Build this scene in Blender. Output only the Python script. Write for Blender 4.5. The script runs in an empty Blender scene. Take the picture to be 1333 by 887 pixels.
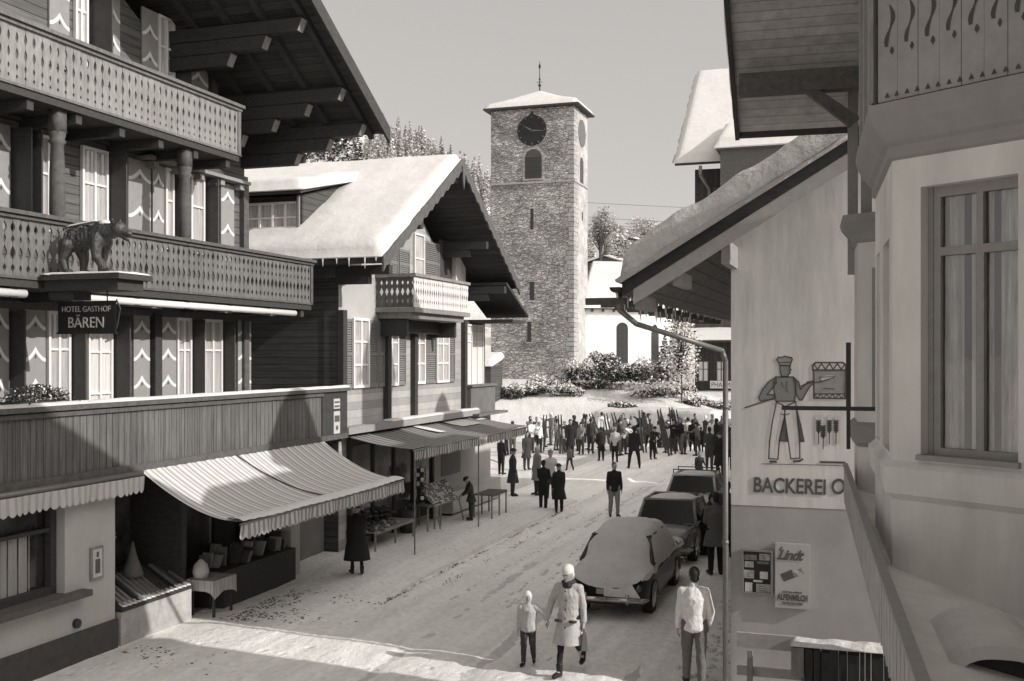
import bpy, math, random
from mathutils import Vector, Matrix, noise
random.seed(7)
R=math.radians
sc=bpy.context.scene; COL=sc.collection
FPX=1400.0; CX=667.0; HY=462.0; EYE=5.0
FR={'S':math.atan(465/1400.0),'A':math.atan(383/1400.0),'W':0.0}
def w2(fr,x,y):
    a=FR[fr]; return (x*math.cos(a)+y*math.sin(a), -x*math.sin(a)+y*math.cos(a))
def toframe(fr,X,Y):
    a=FR[fr]; return (X*math.cos(a)-Y*math.sin(a), X*math.sin(a)+Y*math.cos(a))
def ray(fr,px):
    a=(px-CX)/FPX; A=FR[fr]; return a*math.cos(A)-math.sin(A), a*math.sin(A)+math.cos(A)
def gnd(px,py,fr='S',z=0.0):                      # a ground spot seen in the photo, in street coordinates
    t=(EYE-z)*FPX/(py-HY); rx,ry=ray(fr,px); return rx*t,ry*t
class Wall:
    """vertical plane: s runs along it (to the right seen from outside), z up, d outward"""
    def __init__(self,ox,oy,dx=0.0,dy=1.0,fr='S'):
        l=math.hypot(dx,dy); self.o=(ox,oy); self.t=(dx/l,dy/l); self.n=(dy/l,-dx/l); self.fr=fr
    def __call__(self,s,z,d=0.0):
        return (self.o[0]+self.t[0]*s+self.n[0]*d, self.o[1]+self.t[1]*s+self.n[1]*d, z)
    def at(self,px,py=None,d=0.0):
        rx,ry=ray(self.fr,px); ox=self.o[0]+self.n[0]*d; oy=self.o[1]+self.n[1]*d
        t=(ox*self.n[0]+oy*self.n[1])/(rx*self.n[0]+ry*self.n[1])
        s=(rx*t-ox)*self.t[0]+(ry*t-oy)*self.t[1]
        return s if py is None else (s, EYE+(HY-py)*t/FPX)
def wx(k,fr='S'): return Wall(k,0,0,1,fr)          # faces the street
def wu(k,fr='S'): return Wall(0,k,1,0,fr)          # faces back to the viewer end of the street
# ------------------------------------------------------------ materials
TINT=(1.0,.962,.925)
def g(v): return (v*TINT[0],v*TINT[1],v*TINT[2],1)
_M={}
def mat(name,v,rough=.8,ns=6.0,na=.18,bump=0.0,bs=None,planks=None,spec=.3,stretch=(1,1,1),metal=0.0,v2=None,stain=0.0,sub=0.0,trans=0.0):
    if name in _M: return _M[name]
    m=bpy.data.materials.new(name); m.use_nodes=True; nt=m.node_tree; N=nt.nodes; L=nt.links
    b=N['Principled BSDF']; b.inputs['Roughness'].default_value=rough
    b.inputs['Specular IOR Level'].default_value=spec; b.inputs['Metallic'].default_value=metal
    tc=N.new('ShaderNodeTexCoord'); mp=N.new('ShaderNodeMapping'); mp.inputs['Scale'].default_value=stretch
    L.new(tc.outputs['Object'],mp.inputs['Vector'])
    n1=N.new('ShaderNodeTexNoise'); n1.inputs['Scale'].default_value=ns; n1.inputs['Detail'].default_value=7; n1.inputs['Roughness'].default_value=.62
    L.new(mp.outputs[0],n1.inputs['Vector'])
    mr=N.new('ShaderNodeMapRange'); mr.inputs['From Min'].default_value=.25; mr.inputs['From Max'].default_value=.75
    mr.inputs['To Min'].default_value=v*(1-na); mr.inputs['To Max'].default_value=v*(1+na)
    L.new(n1.outputs['Fac'],mr.inputs['Value']); val=mr.outputs[0]
    def mth(op,a,bb=None,c=None):
        n=N.new('ShaderNodeMath'); n.operation=op
        for i,q in enumerate((a,bb,c)):
            if q is None: continue
            if isinstance(q,(int,float)): n.inputs[i].default_value=q
            else: L.new(q,n.inputs[i])
        return n.outputs[0]
    hgt=n1.outputs['Fac']
    if stain:
        n3=N.new('ShaderNodeTexNoise'); n3.inputs['Scale'].default_value=.7; n3.inputs['Detail'].default_value=5; L.new(tc.outputs['Object'],n3.inputs['Vector'])
        mm=N.new('ShaderNodeMapRange'); mm.inputs['From Min'].default_value=.35; mm.inputs['From Max'].default_value=.65; mm.inputs['To Min'].default_value=1-stain; mm.inputs['To Max'].default_value=1+stain*.5
        L.new(n3.outputs['Fac'],mm.inputs['Value']); val=mth('MULTIPLY',val,mm.outputs[0])
    if planks:
        ax,pitch,dark=planks[:3]; sp=N.new('ShaderNodeSeparateXYZ'); L.new(tc.outputs['Object'],sp.inputs[0])
        if ax=='XY': co=mth('ADD',sp.outputs[0],sp.outputs[1])
        else: co=sp.outputs['XYZ'.index(ax)]
        q=mth('DIVIDE',co,pitch); fr=mth('FRACT',q); fl=mth('FLOOR',q)
        wn=N.new('ShaderNodeTexWhiteNoise'); wn.noise_dimensions='1D'; L.new(fl,wn.inputs['W'])
        pv=mth('MULTIPLY_ADD',wn.outputs['Value'],.3,.85)
        d=mth('ABSOLUTE',mth('SUBTRACT',fr,.5)); ln=mth('GREATER_THAN',d,planks[3] if len(planks)>3 else .45)
        if v2 is not None:
            mx=N.new('ShaderNodeMix'); mx.data_type='FLOAT'; L.new(ln,mx.inputs[0]); L.new(val,mx.inputs[2]); mx.inputs[3].default_value=v2; val=mx.outputs[0]
        else: val=mth('MULTIPLY',mth('MULTIPLY',val,pv),mth('SUBTRACT',1.0,mth('MULTIPLY',ln,dark)))
        hgt=mth('SUBTRACT',mth('MULTIPLY',hgt,.4),ln)
    cb=N.new('ShaderNodeCombineColor')
    for i in range(3): L.new(mth('MULTIPLY',val,TINT[i]),cb.inputs[i])
    L.new(cb.outputs[0],b.inputs['Base Color'])
    if bump:
        bp=N.new('ShaderNodeBump'); bp.inputs['Strength'].default_value=min(1,bump); bp.inputs['Distance'].default_value=bs or .02
        L.new(hgt,bp.inputs['Height']); L.new(bp.outputs[0],b.inputs['Normal'])
    if sub: b.inputs['Subsurface Weight'].default_value=sub; b.inputs['Subsurface Radius'].default_value=(.05,.05,.05)
    _M[name]=m; return m
def stone_mat(name,v):
    m=bpy.data.materials.new(name); m.use_nodes=True; nt=m.node_tree; N=nt.nodes; L=nt.links; b=N['Principled BSDF']; b.inputs['Roughness'].default_value=.9
    tc=N.new('ShaderNodeTexCoord'); sp=N.new('ShaderNodeSeparateXYZ'); L.new(tc.outputs['Object'],sp.inputs[0])
    ad=N.new('ShaderNodeMath'); ad.operation='ADD'; L.new(sp.outputs[0],ad.inputs[0]); L.new(sp.outputs[1],ad.inputs[1])
    cv=N.new('ShaderNodeCombineXYZ'); L.new(ad.outputs[0],cv.inputs[0]); L.new(sp.outputs[2],cv.inputs[1])
    nz=N.new('ShaderNodeTexNoise'); nz.inputs['Scale'].default_value=1.6; nz.inputs['Detail'].default_value=4; L.new(cv.outputs[0],nz.inputs['Vector'])
    vm=N.new('ShaderNodeVectorMath'); vm.operation='MULTIPLY_ADD'; vm.inputs[1].default_value=(.6,.4,0); L.new(nz.outputs['Color'],vm.inputs[0]); L.new(cv.outputs[0],vm.inputs[2])
    mp=N.new('ShaderNodeMapping'); mp.inputs['Scale'].default_value=(2.6,7.4,1); L.new(vm.outputs[0],mp.inputs['Vector'])
    vo=N.new('ShaderNodeTexVoronoi'); vo.feature='DISTANCE_TO_EDGE'; vo.inputs['Scale'].default_value=1; L.new(mp.outputs[0],vo.inputs['Vector'])
    v2=N.new('ShaderNodeTexVoronoi'); v2.inputs['Scale'].default_value=1; L.new(mp.outputs[0],v2.inputs['Vector'])
    r1=N.new('ShaderNodeMapRange'); r1.inputs['From Max'].default_value=.14; r1.inputs['To Min'].default_value=.42; r1.inputs['To Max'].default_value=1; L.new(vo.outputs['Distance'],r1.inputs['Value'])
    sc_=N.new('ShaderNodeSeparateColor'); L.new(v2.outputs['Color'],sc_.inputs[0])
    r2=N.new('ShaderNodeMapRange'); r2.inputs['To Min'].default_value=v*.6; r2.inputs['To Max'].default_value=v*1.3; L.new(sc_.outputs[0],r2.inputs['Value'])
    n2=N.new('ShaderNodeTexNoise'); n2.inputs['Scale'].default_value=9; n2.inputs['Detail'].default_value=6; L.new(cv.outputs[0],n2.inputs['Vector'])
    r3=N.new('ShaderNodeMapRange'); r3.inputs['From Min'].default_value=.3; r3.inputs['From Max'].default_value=.7; r3.inputs['To Min'].default_value=.7; r3.inputs['To Max'].default_value=1.25; L.new(n2.outputs['Fac'],r3.inputs['Value'])
    n4=N.new('ShaderNodeTexNoise'); n4.inputs['Scale'].default_value=.45; n4.inputs['Detail'].default_value=3; L.new(cv.outputs[0],n4.inputs['Vector'])
    r4=N.new('ShaderNodeMapRange'); r4.inputs['From Min'].default_value=.35; r4.inputs['From Max'].default_value=.65; r4.inputs['To Min'].default_value=.72; r4.inputs['To Max'].default_value=1.2; L.new(n4.outputs['Fac'],r4.inputs['Value'])
    def mul(a,c):
        n=N.new('ShaderNodeMath'); n.operation='MULTIPLY'; L.new(a,n.inputs[0]); L.new(c,n.inputs[1]) if not isinstance(c,float) else setattr(n.inputs[1],'default_value',c); return n.outputs[0]
    val=mul(mul(mul(r1.outputs[0],r2.outputs[0]),r3.outputs[0]),r4.outputs[0])
    cb=N.new('ShaderNodeCombineColor')
    for i in range(3): L.new(mul(val,float(TINT[i])),cb.inputs[i])
    L.new(cb.outputs[0],b.inputs['Base Color'])
    bp=N.new('ShaderNodeBump'); bp.inputs['Strength'].default_value=1; bp.inputs['Distance'].default_value=.09; L.new(mul(r1.outputs[0],r3.outputs[0]),bp.inputs['Height']); L.new(bp.outputs[0],b.inputs['Normal'])
    return m
def ground_mat(name,snow,dirt,th,scale=(1,.25,1),ns=1.1,fleck=.5):
    """packed snow with dirt showing through, drawn out along the direction of travel"""
    m=bpy.data.materials.new(name); m.use_nodes=True; nt=m.node_tree; N=nt.nodes; L=nt.links; b=N['Principled BSDF']; b.inputs['Roughness'].default_value=.75; b.inputs['Specular IOR Level'].default_value=.25
    tc=N.new('ShaderNodeTexCoord')
    def nz(s,d,sc_):
        mp=N.new('ShaderNodeMapping'); mp.inputs['Scale'].default_value=sc_; L.new(tc.outputs['Object'],mp.inputs['Vector'])
        n=N.new('ShaderNodeTexNoise'); n.inputs['Scale'].default_value=s; n.inputs['Detail'].default_value=d; n.inputs['Roughness'].default_value=.65; L.new(mp.outputs[0],n.inputs['Vector']); return n.outputs['Fac']
    a=nz(ns,8,scale); c=nz(9,8,(1,.6,1)); e=nz(45,4,(1,1,1)); big=nz(.28,3,(1,.5,1))
    def mr(x,a0,a1,b0,b1):
        n=N.new('ShaderNodeMapRange'); n.inputs['From Min'].default_value=a0; n.inputs['From Max'].default_value=a1; n.inputs['To Min'].default_value=b0; n.inputs['To Max'].default_value=b1; L.new(x,n.inputs['Value']); return n.outputs[0]
    def mth(op,x,y):
        n=N.new('ShaderNodeMath'); n.operation=op
        for i,q in enumerate((x,y)):
            if isinstance(q,(int,float)): n.inputs[i].default_value=q
            else: L.new(q,n.inputs[i])
        return n.outputs[0]
    f=mr(mth('ADD',mth('MULTIPLY',a,.6),mth('MULTIPLY',c,.4)),th,th+.12,0,1)
    stk=mr(nz(1.0,4,(2.2,.035,1)),.36,.64,.90,1.06)
    f=mth('MAXIMUM',f,mth('MULTIPLY',mr(e,.66,.74,0,1),fleck))
    s=mth('MULTIPLY',mr(c,.3,.7,snow*.86,snow*1.1),mth('MULTIPLY',mr(big,.35,.65,.9,1.08),stk))
    mx=N.new('ShaderNodeMix'); mx.data_type='FLOAT'; L.new(f,mx.inputs[0]); L.new(s,mx.inputs[2]); mx.inputs[3].default_value=dirt
    cb=N.new('ShaderNodeCombineColor')
    for i in range(3): L.new(mth('MULTIPLY',mx.outputs[0],TINT[i]),cb.inputs[i])
    L.new(cb.outputs[0],b.inputs['Base Color'])
    bp=N.new('ShaderNodeBump'); bp.inputs['Strength'].default_value=.7; bp.inputs['Distance'].default_value=.05; vo=N.new('ShaderNodeTexVoronoi'); vo.feature='SMOOTH_F1'; vo.inputs['Scale'].default_value=2.6; vo.inputs['Randomness'].default_value=1; L.new(tc.outputs['Object'],vo.inputs['Vector']); ft=mr(vo.outputs['Distance'],.06,.22,-.9,0)
    L.new(mth('ADD',mth('ADD',c,ft),mth('MULTIPLY',e,.4)),bp.inputs['Height']); L.new(bp.outputs[0],b.inputs['Normal'])
    return m
SNOW=mat('fresh_snow',.65,.7,2.2,.07,bump=.5,bs=.07,spec=.3,sub=.0)
SNOWG=mat('old_snow',.66,.75,7,.16,bump=.8,bs=.05,spec=.3)
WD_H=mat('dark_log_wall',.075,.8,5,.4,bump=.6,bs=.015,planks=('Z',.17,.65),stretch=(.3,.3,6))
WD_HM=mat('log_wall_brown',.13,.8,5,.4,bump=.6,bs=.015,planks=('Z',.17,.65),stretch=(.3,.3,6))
WD_V=mat('weathered_boards',.13,.8,8,.4,bump=.4,bs=.008,planks=('Y',.16,.7,.46),stretch=(3,3,.25),stain=.15)
WD_DK=mat('dark_timber',.05,.75,10,.35,bump=.2,bs=.005,stretch=(1,1,3))
WD_MID=mat('brown_timber',.10,.75,10,.35,bump=.2,bs=.005)
WD_LT=mat('light_carved_boards',.24,.8,14,.3,bump=.25,bs=.004,stretch=(1,1,.3),stain=.12)
WD_BAL=mat('carved_boards_brown',.155,.8,14,.35,bump=.25,bs=.004,stretch=(1,1,.3),stain=.12)
WD_WH=mat('white_painted_boards',.62,.6,12,.12)
SOFF=mat('soffit_boards',.06,.8,6,.35,bump=.4,bs=.01,planks=('Y',.18,.5),stretch=(.3,3,1))
SHUT=mat('grey_shutter_paint',.3,.6,10,.1)
SHUTD=mat('dark_paint_and_shade',.07,.6,10,.2)  # dark tone; on the turned-out shutters it paints in their shade
LOUV=mat('louvred_shutter',.2,.6,10,.15)
WHITE=mat('white_paint',.78,.5,10,.05)
CURT=mat('net_curtain',.66,.85,3,.14,stretch=(9,9,.4))
CURTG=mat('net_curtain_behind_glass',.45,.12,3,.35,stretch=(7,7,.5),spec=.6)
GLASS=mat('dark_window_glass',.035,.08,2,.5,spec=.9)
PLAS=mat('light_plaster',.46,.9,3,.06,bump=.35,bs=.01,stain=.07)
PLASD=mat('grey_plaster',.2,.9,3,.12,bump=.35,bs=.01,stain=.12)
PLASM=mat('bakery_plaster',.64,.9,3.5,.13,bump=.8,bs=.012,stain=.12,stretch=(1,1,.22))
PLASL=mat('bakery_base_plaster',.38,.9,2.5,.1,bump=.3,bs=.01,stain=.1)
PLASW=mat('church_plaster',.8,.9,2.5,.05,bump=.3,bs=.01,stain=.05)
PLASA=mat('bay_plaster',.7,.85,4,.13,bump=.8,bs=.01,stain=.14,stretch=(1,1,.25))
TRIMA=mat('cornice_stone',.3,.8,5,.1,bump=.3,bs=.005,stain=.1)
FRAMEA=mat('grey_window_wood',.28,.5,12,.12)
STONE=stone_mat('rubble_stone',.46)
STONEL=mat('pale_quoin_stone',.34,.9,5,.45,bump=.8,bs=.04,planks=('Z',.38,.5))
IRON=mat('black_iron',.03,.5,10,.3,spec=.5)
BRZ=mat('dark_carved_wood_fur',.045,.45,14,.7,bump=1,bs=.03,stretch=(1,1,.5),spec=.6)
METAL=mat('zinc_metal',.2,.45,10,.15,metal=.4)
AWN=mat('striped_awning_cloth',.66,.85,4,.08,planks=('Y',.15,1,.25),v2=.38,stain=.06)
AWN2=mat('striped_dark_awning_cloth',.26,.85,4,.08,planks=('Y',.15,1,.25),v2=.11,stain=.08)
VAL=mat('striped_valance_cloth',.5,.85,6,.1,planks=('Y',.15,1,.25),v2=.25)
SIGNB=mat('black_sign_board',.02,.4,10,.2)
LETT=mat('cream_lettering',.42,.6,10,.1)
INK=mat('dark_mural_paint',.10,.8,10,.3)
MURM=mat('grey_mural_paint',.24,.9,10,.1)
MURL=mat('pale_mural_paint',.5,.9,10,.1)
NEED=mat('dark_needles',.045,.9,6,.5)
NEEDF=mat('frosted_hazy_needles',.36,.9,2,.5)  # pale with frost, and distance haze mixed into the tone
TWIG=mat('frosted_hazy_twigs',.42,.9,2,.5)  # frost grey, lightened further to put haze into the colour
BARK=mat('bark',.07,.9,8,.3,bump=.5)
FOREST=mat('hill_snow_between_trees',.6,.9,.05,.25)
# ------------------------------------------------------------ mesh builder
BASE={}
class MB:
    def __init__(s): s.v=[];s.f=[];s.m=[];s.mi=0
    def face(s,idx): s.f.append(idx); s.m.append(s.mi)
    def quad(s,*p):
        n=len(s.v); s.v+=[tuple(q) for q in p]; s.face(tuple(range(n,n+len(p))))
    def hexa(s,p):
        n=len(s.v); s.v+=[tuple(q) for q in p]
        for q in ((0,3,2,1),(4,5,6,7),(0,1,5,4),(1,2,6,5),(2,3,7,6),(3,0,4,7)): s.face(tuple(n+i for i in q))
    def box(s,x0,x1,y0,y1,z0,z1): s.hexa([(x0,y0,z0),(x1,y0,z0),(x1,y1,z0),(x0,y1,z0),(x0,y0,z1),(x1,y0,z1),(x1,y1,z1),(x0,y1,z1)])
    def wb(s,w,s0,s1,z0,z1,d0,d1): s.hexa([w(s0,z0,d1),w(s1,z0,d1),w(s1,z0,d0),w(s0,z0,d0),w(s0,z1,d1),w(s1,z1,d1),w(s1,z1,d0),w(s0,z1,d0)])
    def wp(s,w,pts,d0,d1=None):
        n=len(s.v); k=len(pts)
        if d1 is None: s.v+=[w(a,b,d0) for a,b in pts]; s.face(tuple(range(n,n+k))); return
        s.v+=[w(a,b,d1) for a,b in pts]+[w(a,b,d0) for a,b in pts]
        s.face(tuple(range(n,n+k))); s.face(tuple(range(n+2*k-1,n+k-1,-1)))
        for i in range(k): j=(i+1)%k; s.face((n+i,n+k+i,n+k+j,n+j))
    def strip(s,w,a,b,d0,d1):      # band between two polylines of (s,z)
        for i in range(len(a)-1): s.wp(w,[b[i],b[i+1],a[i+1],a[i]],d0,d1)
    def line(s,w,pts,wd,d):
        for (a,b),(c,e) in zip(pts[:-1],pts[1:]):
            l=math.hypot(c-a,e-b) or 1; nx,nz=-(e-b)/l*wd/2,(c-a)/l*wd/2; tx,tz=(c-a)/l*wd*.3,(e-b)/l*wd*.3
            s.quad(w(a-nx-tx,b-nz-tz,d),w(c-nx+tx,e-nz+tz,d),w(c+nx+tx,e+nz+tz,d),w(a+nx-tx,b+nz-tz,d))
    def tube(s,p0,p1,r0,r1=None,n=8,cap=True):
        r1=r0 if r1 is None else r1; p0=Vector(p0);p1=Vector(p1); d=(p1-p0)
        if d.length<1e-6: return
        d.normalize(); a=Vector((0,0,1)) if abs(d.z)<.9 else Vector((1,0,0)); u=d.cross(a).normalized(); v=d.cross(u)
        k=len(s.v)
        for p,r in ((p0,r0),(p1,r1)):
            for i in range(n): t=2*math.pi*i/n; s.v.append(tuple(p+u*math.cos(t)*r+v*math.sin(t)*r))
        for i in range(n): j=(i+1)%n; s.face((k+i,k+n+i,k+n+j,k+j))
        if cap: s.face(tuple(range(k,k+n))); s.face(tuple(range(k+2*n-1,k+n-1,-1)))
    def path(s,pts,r,n=8):
        for a,b in zip(pts[:-1],pts[1:]): s.tube(a,b,r,r,n)
        for p in pts[1:-1]: s.ell(p,(r,r,r),n,4)
    def ell(s,c,r,n=12,m=8,rot=None):
        k=len(s.v); c=Vector(c)
        for j in range(m+1):
            ph=math.pi*j/m
            for i in range(n):
                t=2*math.pi*i/n; p=Vector((r[0]*math.sin(ph)*math.cos(t),r[1]*math.sin(ph)*math.sin(t),r[2]*math.cos(ph)))
                if rot: p=rot@p
                s.v.append(tuple(c+p))
        for j in range(m):
            for i in range(n): q=(i+1)%n; s.face((k+j*n+i,k+(j+1)*n+i,k+(j+1)*n+q,k+j*n+q))
    def cap(s,p0,p1,r0,r1=None,n=10):
        r1=r0 if r1 is None else r1; s.tube(p0,p1,r0,r1,n); s.ell(p0,(r0,)*3,n,6); s.ell(p1,(r1,)*3,n,6)
    def lathe(s,c,prof,n=16):
        k=len(s.v)
        for r,z in prof:
            for i in range(n): t=2*math.pi*i/n; s.v.append((c[0]+r*math.cos(t),c[1]+r*math.sin(t),c[2]+z))
        for j in range(len(prof)-1):
            for i in range(n): q=(i+1)%n; s.face((k+j*n+i,k+j*n+q,k+(j+1)*n+q,k+(j+1)*n+i))
    def grid(s,fn,nu,nv):
        k=len(s.v)
        for j in range(nv+1):
            for i in range(nu+1): s.v.append(tuple(fn(i/nu,j/nv)))
        for j in range(nv):
            for i in range(nu): a=k+j*(nu+1)+i; s.face((a,a+1,a+nu+2,a+nu+1))
    def snow(s,c,th,nu=24,nv=16,r=.35,amp=.05,sc_=.8,curl=.08):
        """snow layer on the four-cornered surface c (p00,p10,p11,p01)"""
        c=[Vector(q) for q in c]; lu=(c[1]-c[0]).length; lv=(c[3]-c[0]).length; mid=sum(c,Vector())/4
        def fn(a,b):
            aa=.5-.5*math.cos(math.pi*a) if nu<12 else a
            return (c[0]*(1-a)+c[1]*a)*(1-b)+(c[3]*(1-a)+c[2]*a)*b
        def warp(i,n):   # crowd the rows near the rims
            t=i/n; return .5-.5*math.cos(math.pi*t)*(.35)-.5*(1-2*t)*.65+0 if False else (.6*t+.4*(.5-.5*math.cos(math.pi*t)))
        k=len(s.v)
        for j in range(nv+1):
            for i in range(nu+1):
                a,b=warp(i,nu),warp(j,nv); p=fn(a,b)
                e=min(a*lu,(1-a)*lu,b*lv,(1-b)*lv); q=min(1,e/r); h=th*math.sqrt(max(0,1-(1-q)**2))
                nn=noise.noise(p*sc_)+.4*noise.noise(p*sc_*3.1)
                out=Vector((p.x-mid.x,p.y-mid.y,0)); out=out.normalized() if out.length>0 else out
                s.v.append(tuple(p+Vector((0,0,h+.012+nn*amp*(q if q<1 else 1)))+out*(1-q)*0))
        for j in range(nv):
            for i in range(nu): a=k+j*(nu+1)+i; s.face((a,a+1,a+nu+2,a+nu+1))
        # rounded rim bulging past the roof edge
        ring=[k+i for i in range(nu+1)]+[k+j*(nu+1)+nu for j in range(1,nv+1)]+[k+nv*(nu+1)+i for i in range(nu-1,-1,-1)]+[k+j*(nu+1) for j in range(nv-1,0,-1)]
        prev=ring
        for dz,do in ((.35,curl),(.12,curl*.8),(-.02,0)):
            cur=[]
            for idx in ring:
                p=Vector(s.v[idx]); out=Vector((p.x-mid.x,p.y-mid.y,0)).normalized()
                w=1+1.3*noise.noise(p*1.7)+.6*noise.noise(p*5)
                cur.append(len(s.v)); s.v.append(tuple(Vector((p.x,p.y,p.z))+out*do*w+Vector((0,0,(dz-.45)*th*.3))))
            for i in range(len(ring)): j=(i+1)%len(ring); s.face((prev[i],cur[i],cur[j],prev[j]))
            prev=cur
    def mesh(s,name,mats,smooth=False,base=(0,0,0)):
        me=bpy.data.meshes.new(name); bx,by,bz=base
        me.from_pydata([(a-bx,b-by,c-bz) for a,b,c in s.v],[],s.f)
        if not isinstance(mats,(list,tuple)): mats=[mats]
        for m in mats: me.materials.append(m)
        if len(mats)>1: me.polygons.foreach_set('material_index',s.m)
        if smooth: me.polygons.foreach_set('use_smooth',[True]*len(me.polygons))
        me.update(); return me
    def build(s,name,mats,parent=None,smooth=False,base=None,fr='S',label=None,rz=None):
        if parent is not None: b=BASE[parent.name]
        else: b=base or (0,0,0)
        o=bpy.data.objects.new(name,s.mesh(name,mats,smooth,b)); COL.objects.link(o); BASE[o.name]=b
        if parent is not None: o.parent=parent
        else:
            X,Y=w2(fr,b[0],b[1]); o.location=(X,Y,b[2]); o.rotation_euler=(0,0,-FR[fr])
        if label: o['label']=label
        return o
def thing(name,label,cat,base,fr='S',group=None,rz=0.0):
    o=bpy.data.objects.new(name,None); COL.objects.link(o); X,Y=w2(fr,base[0],base[1]); o.location=(X,Y,base[2]); o.rotation_euler=(0,0,-FR[fr]+rz)
    BASE[o.name]=tuple(base); o['label']=label; o['category']=cat
    if group: o['group']=group
    o.empty_display_size=.3
    return o
def tag(o,label=None,cat=None,group=None,kind=None):
    if label: o['label']=label
    if cat: o['category']=cat
    if group: o['group']=group
    if kind: o['kind']=kind
    return o
def dup(o,parent=None):
    c=o.copy(); COL.objects.link(c); c.parent=parent
    for ch in list(o.children): dup(ch,c)
    return c
def text(root,name,body,w,s,z,size,m,d=.01,sx=1.0,shear=0.0,align='LEFT',depth=.004,sp=1.0,rot=0.0,wt=0.0):
    cu=bpy.data.curves.new(name,'FONT'); cu.body=body; cu.size=size; cu.extrude=depth; cu.shear=shear; cu.align_x=align; cu.space_character=sp; cu.offset=wt
    t=bpy.data.objects.new('tmp',cu); COL.objects.link(t); dg=bpy.context.evaluated_depsgraph_get(); me=bpy.data.meshes.new_from_object(t.evaluated_get(dg)); bpy.data.objects.remove(t)
    b=BASE[root.name]; cr,sr=math.cos(rot),math.sin(rot)
    for v in me.vertices:
        x,y=v.co.x*sx,v.co.y; p=w(s+x*cr-y*sr,z+x*sr+y*cr,d+v.co.z); v.co=(p[0]-b[0],p[1]-b[1],p[2]-b[2])
    me.materials.clear(); me.materials.append(m); me.name=name
    o=bpy.data.objects.new(name,me); COL.objects.link(o); o.parent=root; BASE[o.name]=b; return o
def remesh(mb,vox,smooth=2,name='m',mats=None,wr=0.0):
    me=mb.mesh(name,mats or [],False); o=bpy.data.objects.new('tmp',me); COL.objects.link(o)
    r=o.modifiers.new('r','REMESH'); r.mode='VOXEL'; r.voxel_size=vox; r.use_smooth_shade=True
    if smooth: q=o.modifiers.new('s','SMOOTH'); q.iterations=smooth; q.factor=.5
    dg=bpy.context.evaluated_depsgraph_get(); out=bpy.data.meshes.new_from_object(o.evaluated_get(dg)); bpy.data.objects.remove(o); bpy.data.meshes.remove(me)
    out.name=name; out.materials.clear()
    for m in (mats if isinstance(mats,(list,tuple)) else [mats]): out.materials.append(m)
    if wr:      # cloth folds
        nn=[v.normal.copy() for v in out.vertices]
        for v,q in zip(out.vertices,nn):
            p=v.co; w=abs(noise.noise(Vector((p.x*9,p.y*9,p.z*5+p.x*6))))+.5*abs(noise.noise(Vector((p.x*20,p.y*20,p.z*12-p.x*9)))); v.co=p+q*(w-.25)*wr
    out.polygons.foreach_set('use_smooth',[True]*len(out.polygons)); return out
def put(name,me,parent):
    o=bpy.data.objects.new(name,me); COL.objects.link(o); o.parent=parent; BASE[o.name]=BASE[parent.name]; return o
# ------------------------------------------------------------ building pieces
def window(root,w,s0,s1,z0,z1,d=.0,cols=2,rows=(.62,),fw=.055,fm=None,pm=None,nm='window'):
    m=MB(); f=fw
    m.wb(w,s0,s0+f,z0,z1,d,d+.06); m.wb(w,s1-f,s1,z0,z1,d,d+.06); m.wb(w,s0+f,s1-f,z1-f,z1,d,d+.06); m.wb(w,s0+f,s1-f,z0,z0+f,d,d+.06)
    for i in range(1,cols):
        c=s0+(s1-s0)*i/cols; m.wb(w,c-f*.5,c+f*.5,z0+f,z1-f,d,d+.055)
    for r in rows:
        zz=z0+(z1-z0)*r
        for i in range(cols):
            a=s0+(s1-s0)*i/cols+f*(.5 if i else 1); b=s0+(s1-s0)*(i+1)/cols-f*(.5 if i<cols-1 else 1); m.wb(w,a,b,zz-f*.35,zz+f*.35,d,d+.045)
    o=m.build(nm,fm or WHITE,root)
    p=MB(); n=max(6,int((s1-s0)/.045))
    for i in range(n):      # curtain falling in soft folds right behind the panes
        a=s0+f+(s1-s0-2*f)*i/n; b=s0+f+(s1-s0-2*f)*(i+1)/n; da=d+.012+.012*math.sin(i*1.9); db=d+.012+.012*math.sin((i+1)*1.9)
        p.quad(w(a,z0+f,da),w(b,z0+f,db),w(b,z1-f,db),w(a,z1-f,da))
    p.build('pane',pm or CURTG,o); return o
def ogee(m,w,s0,s1,z,d,amp=.13,th=.075):
    a=[];b=[];n=12
    for i in range(n+1):
        t=i/n; s=s0+(s1-s0)*t; k=abs(2*t-1); h=amp*1.5*(1-k)**1.7
        a.append((s,z+h)); b.append((s,z+h-th*(.8+.5*(1-k))))
    m.strip(w,a,b,d,d+.004)
def shutter(root,w,s0,s1,z0,z1,d=.01,bands=(),mt=None):
    m=MB(); t=.035; m.wb(w,s0,s1,z0,z1,d,d+t)
    m.mi=1
    for z in bands: ogee(m,w,s0,s1,z,d+t)
    m.mi=2
    for z in bands: m.wb(w,(s0+s1)/2-.014,(s0+s1)/2+.014,z+.0,z+.055,d+t+.004,d+t+.008)
    m.build('shutter',[mt or SHUT,WHITE,SHUTD],root)
def perp_shutter(root,w,s,z0,z1,ln,mt=None):  # leaf turned side-on: its shade is put into a darker colour
    m=MB(); m.wb(w,s,s+.035,z0,z1,.01,ln); m.wb(w,s-.03,s,z0+.05,z0+.12,.03,ln-.03); m.wb(w,s-.03,s,z1-.15,z1-.08,.03,ln-.03); m.build('shutter',mt or SHUTD,root,label='shutter folded straight out from the wall with its shade painted dark')
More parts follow.
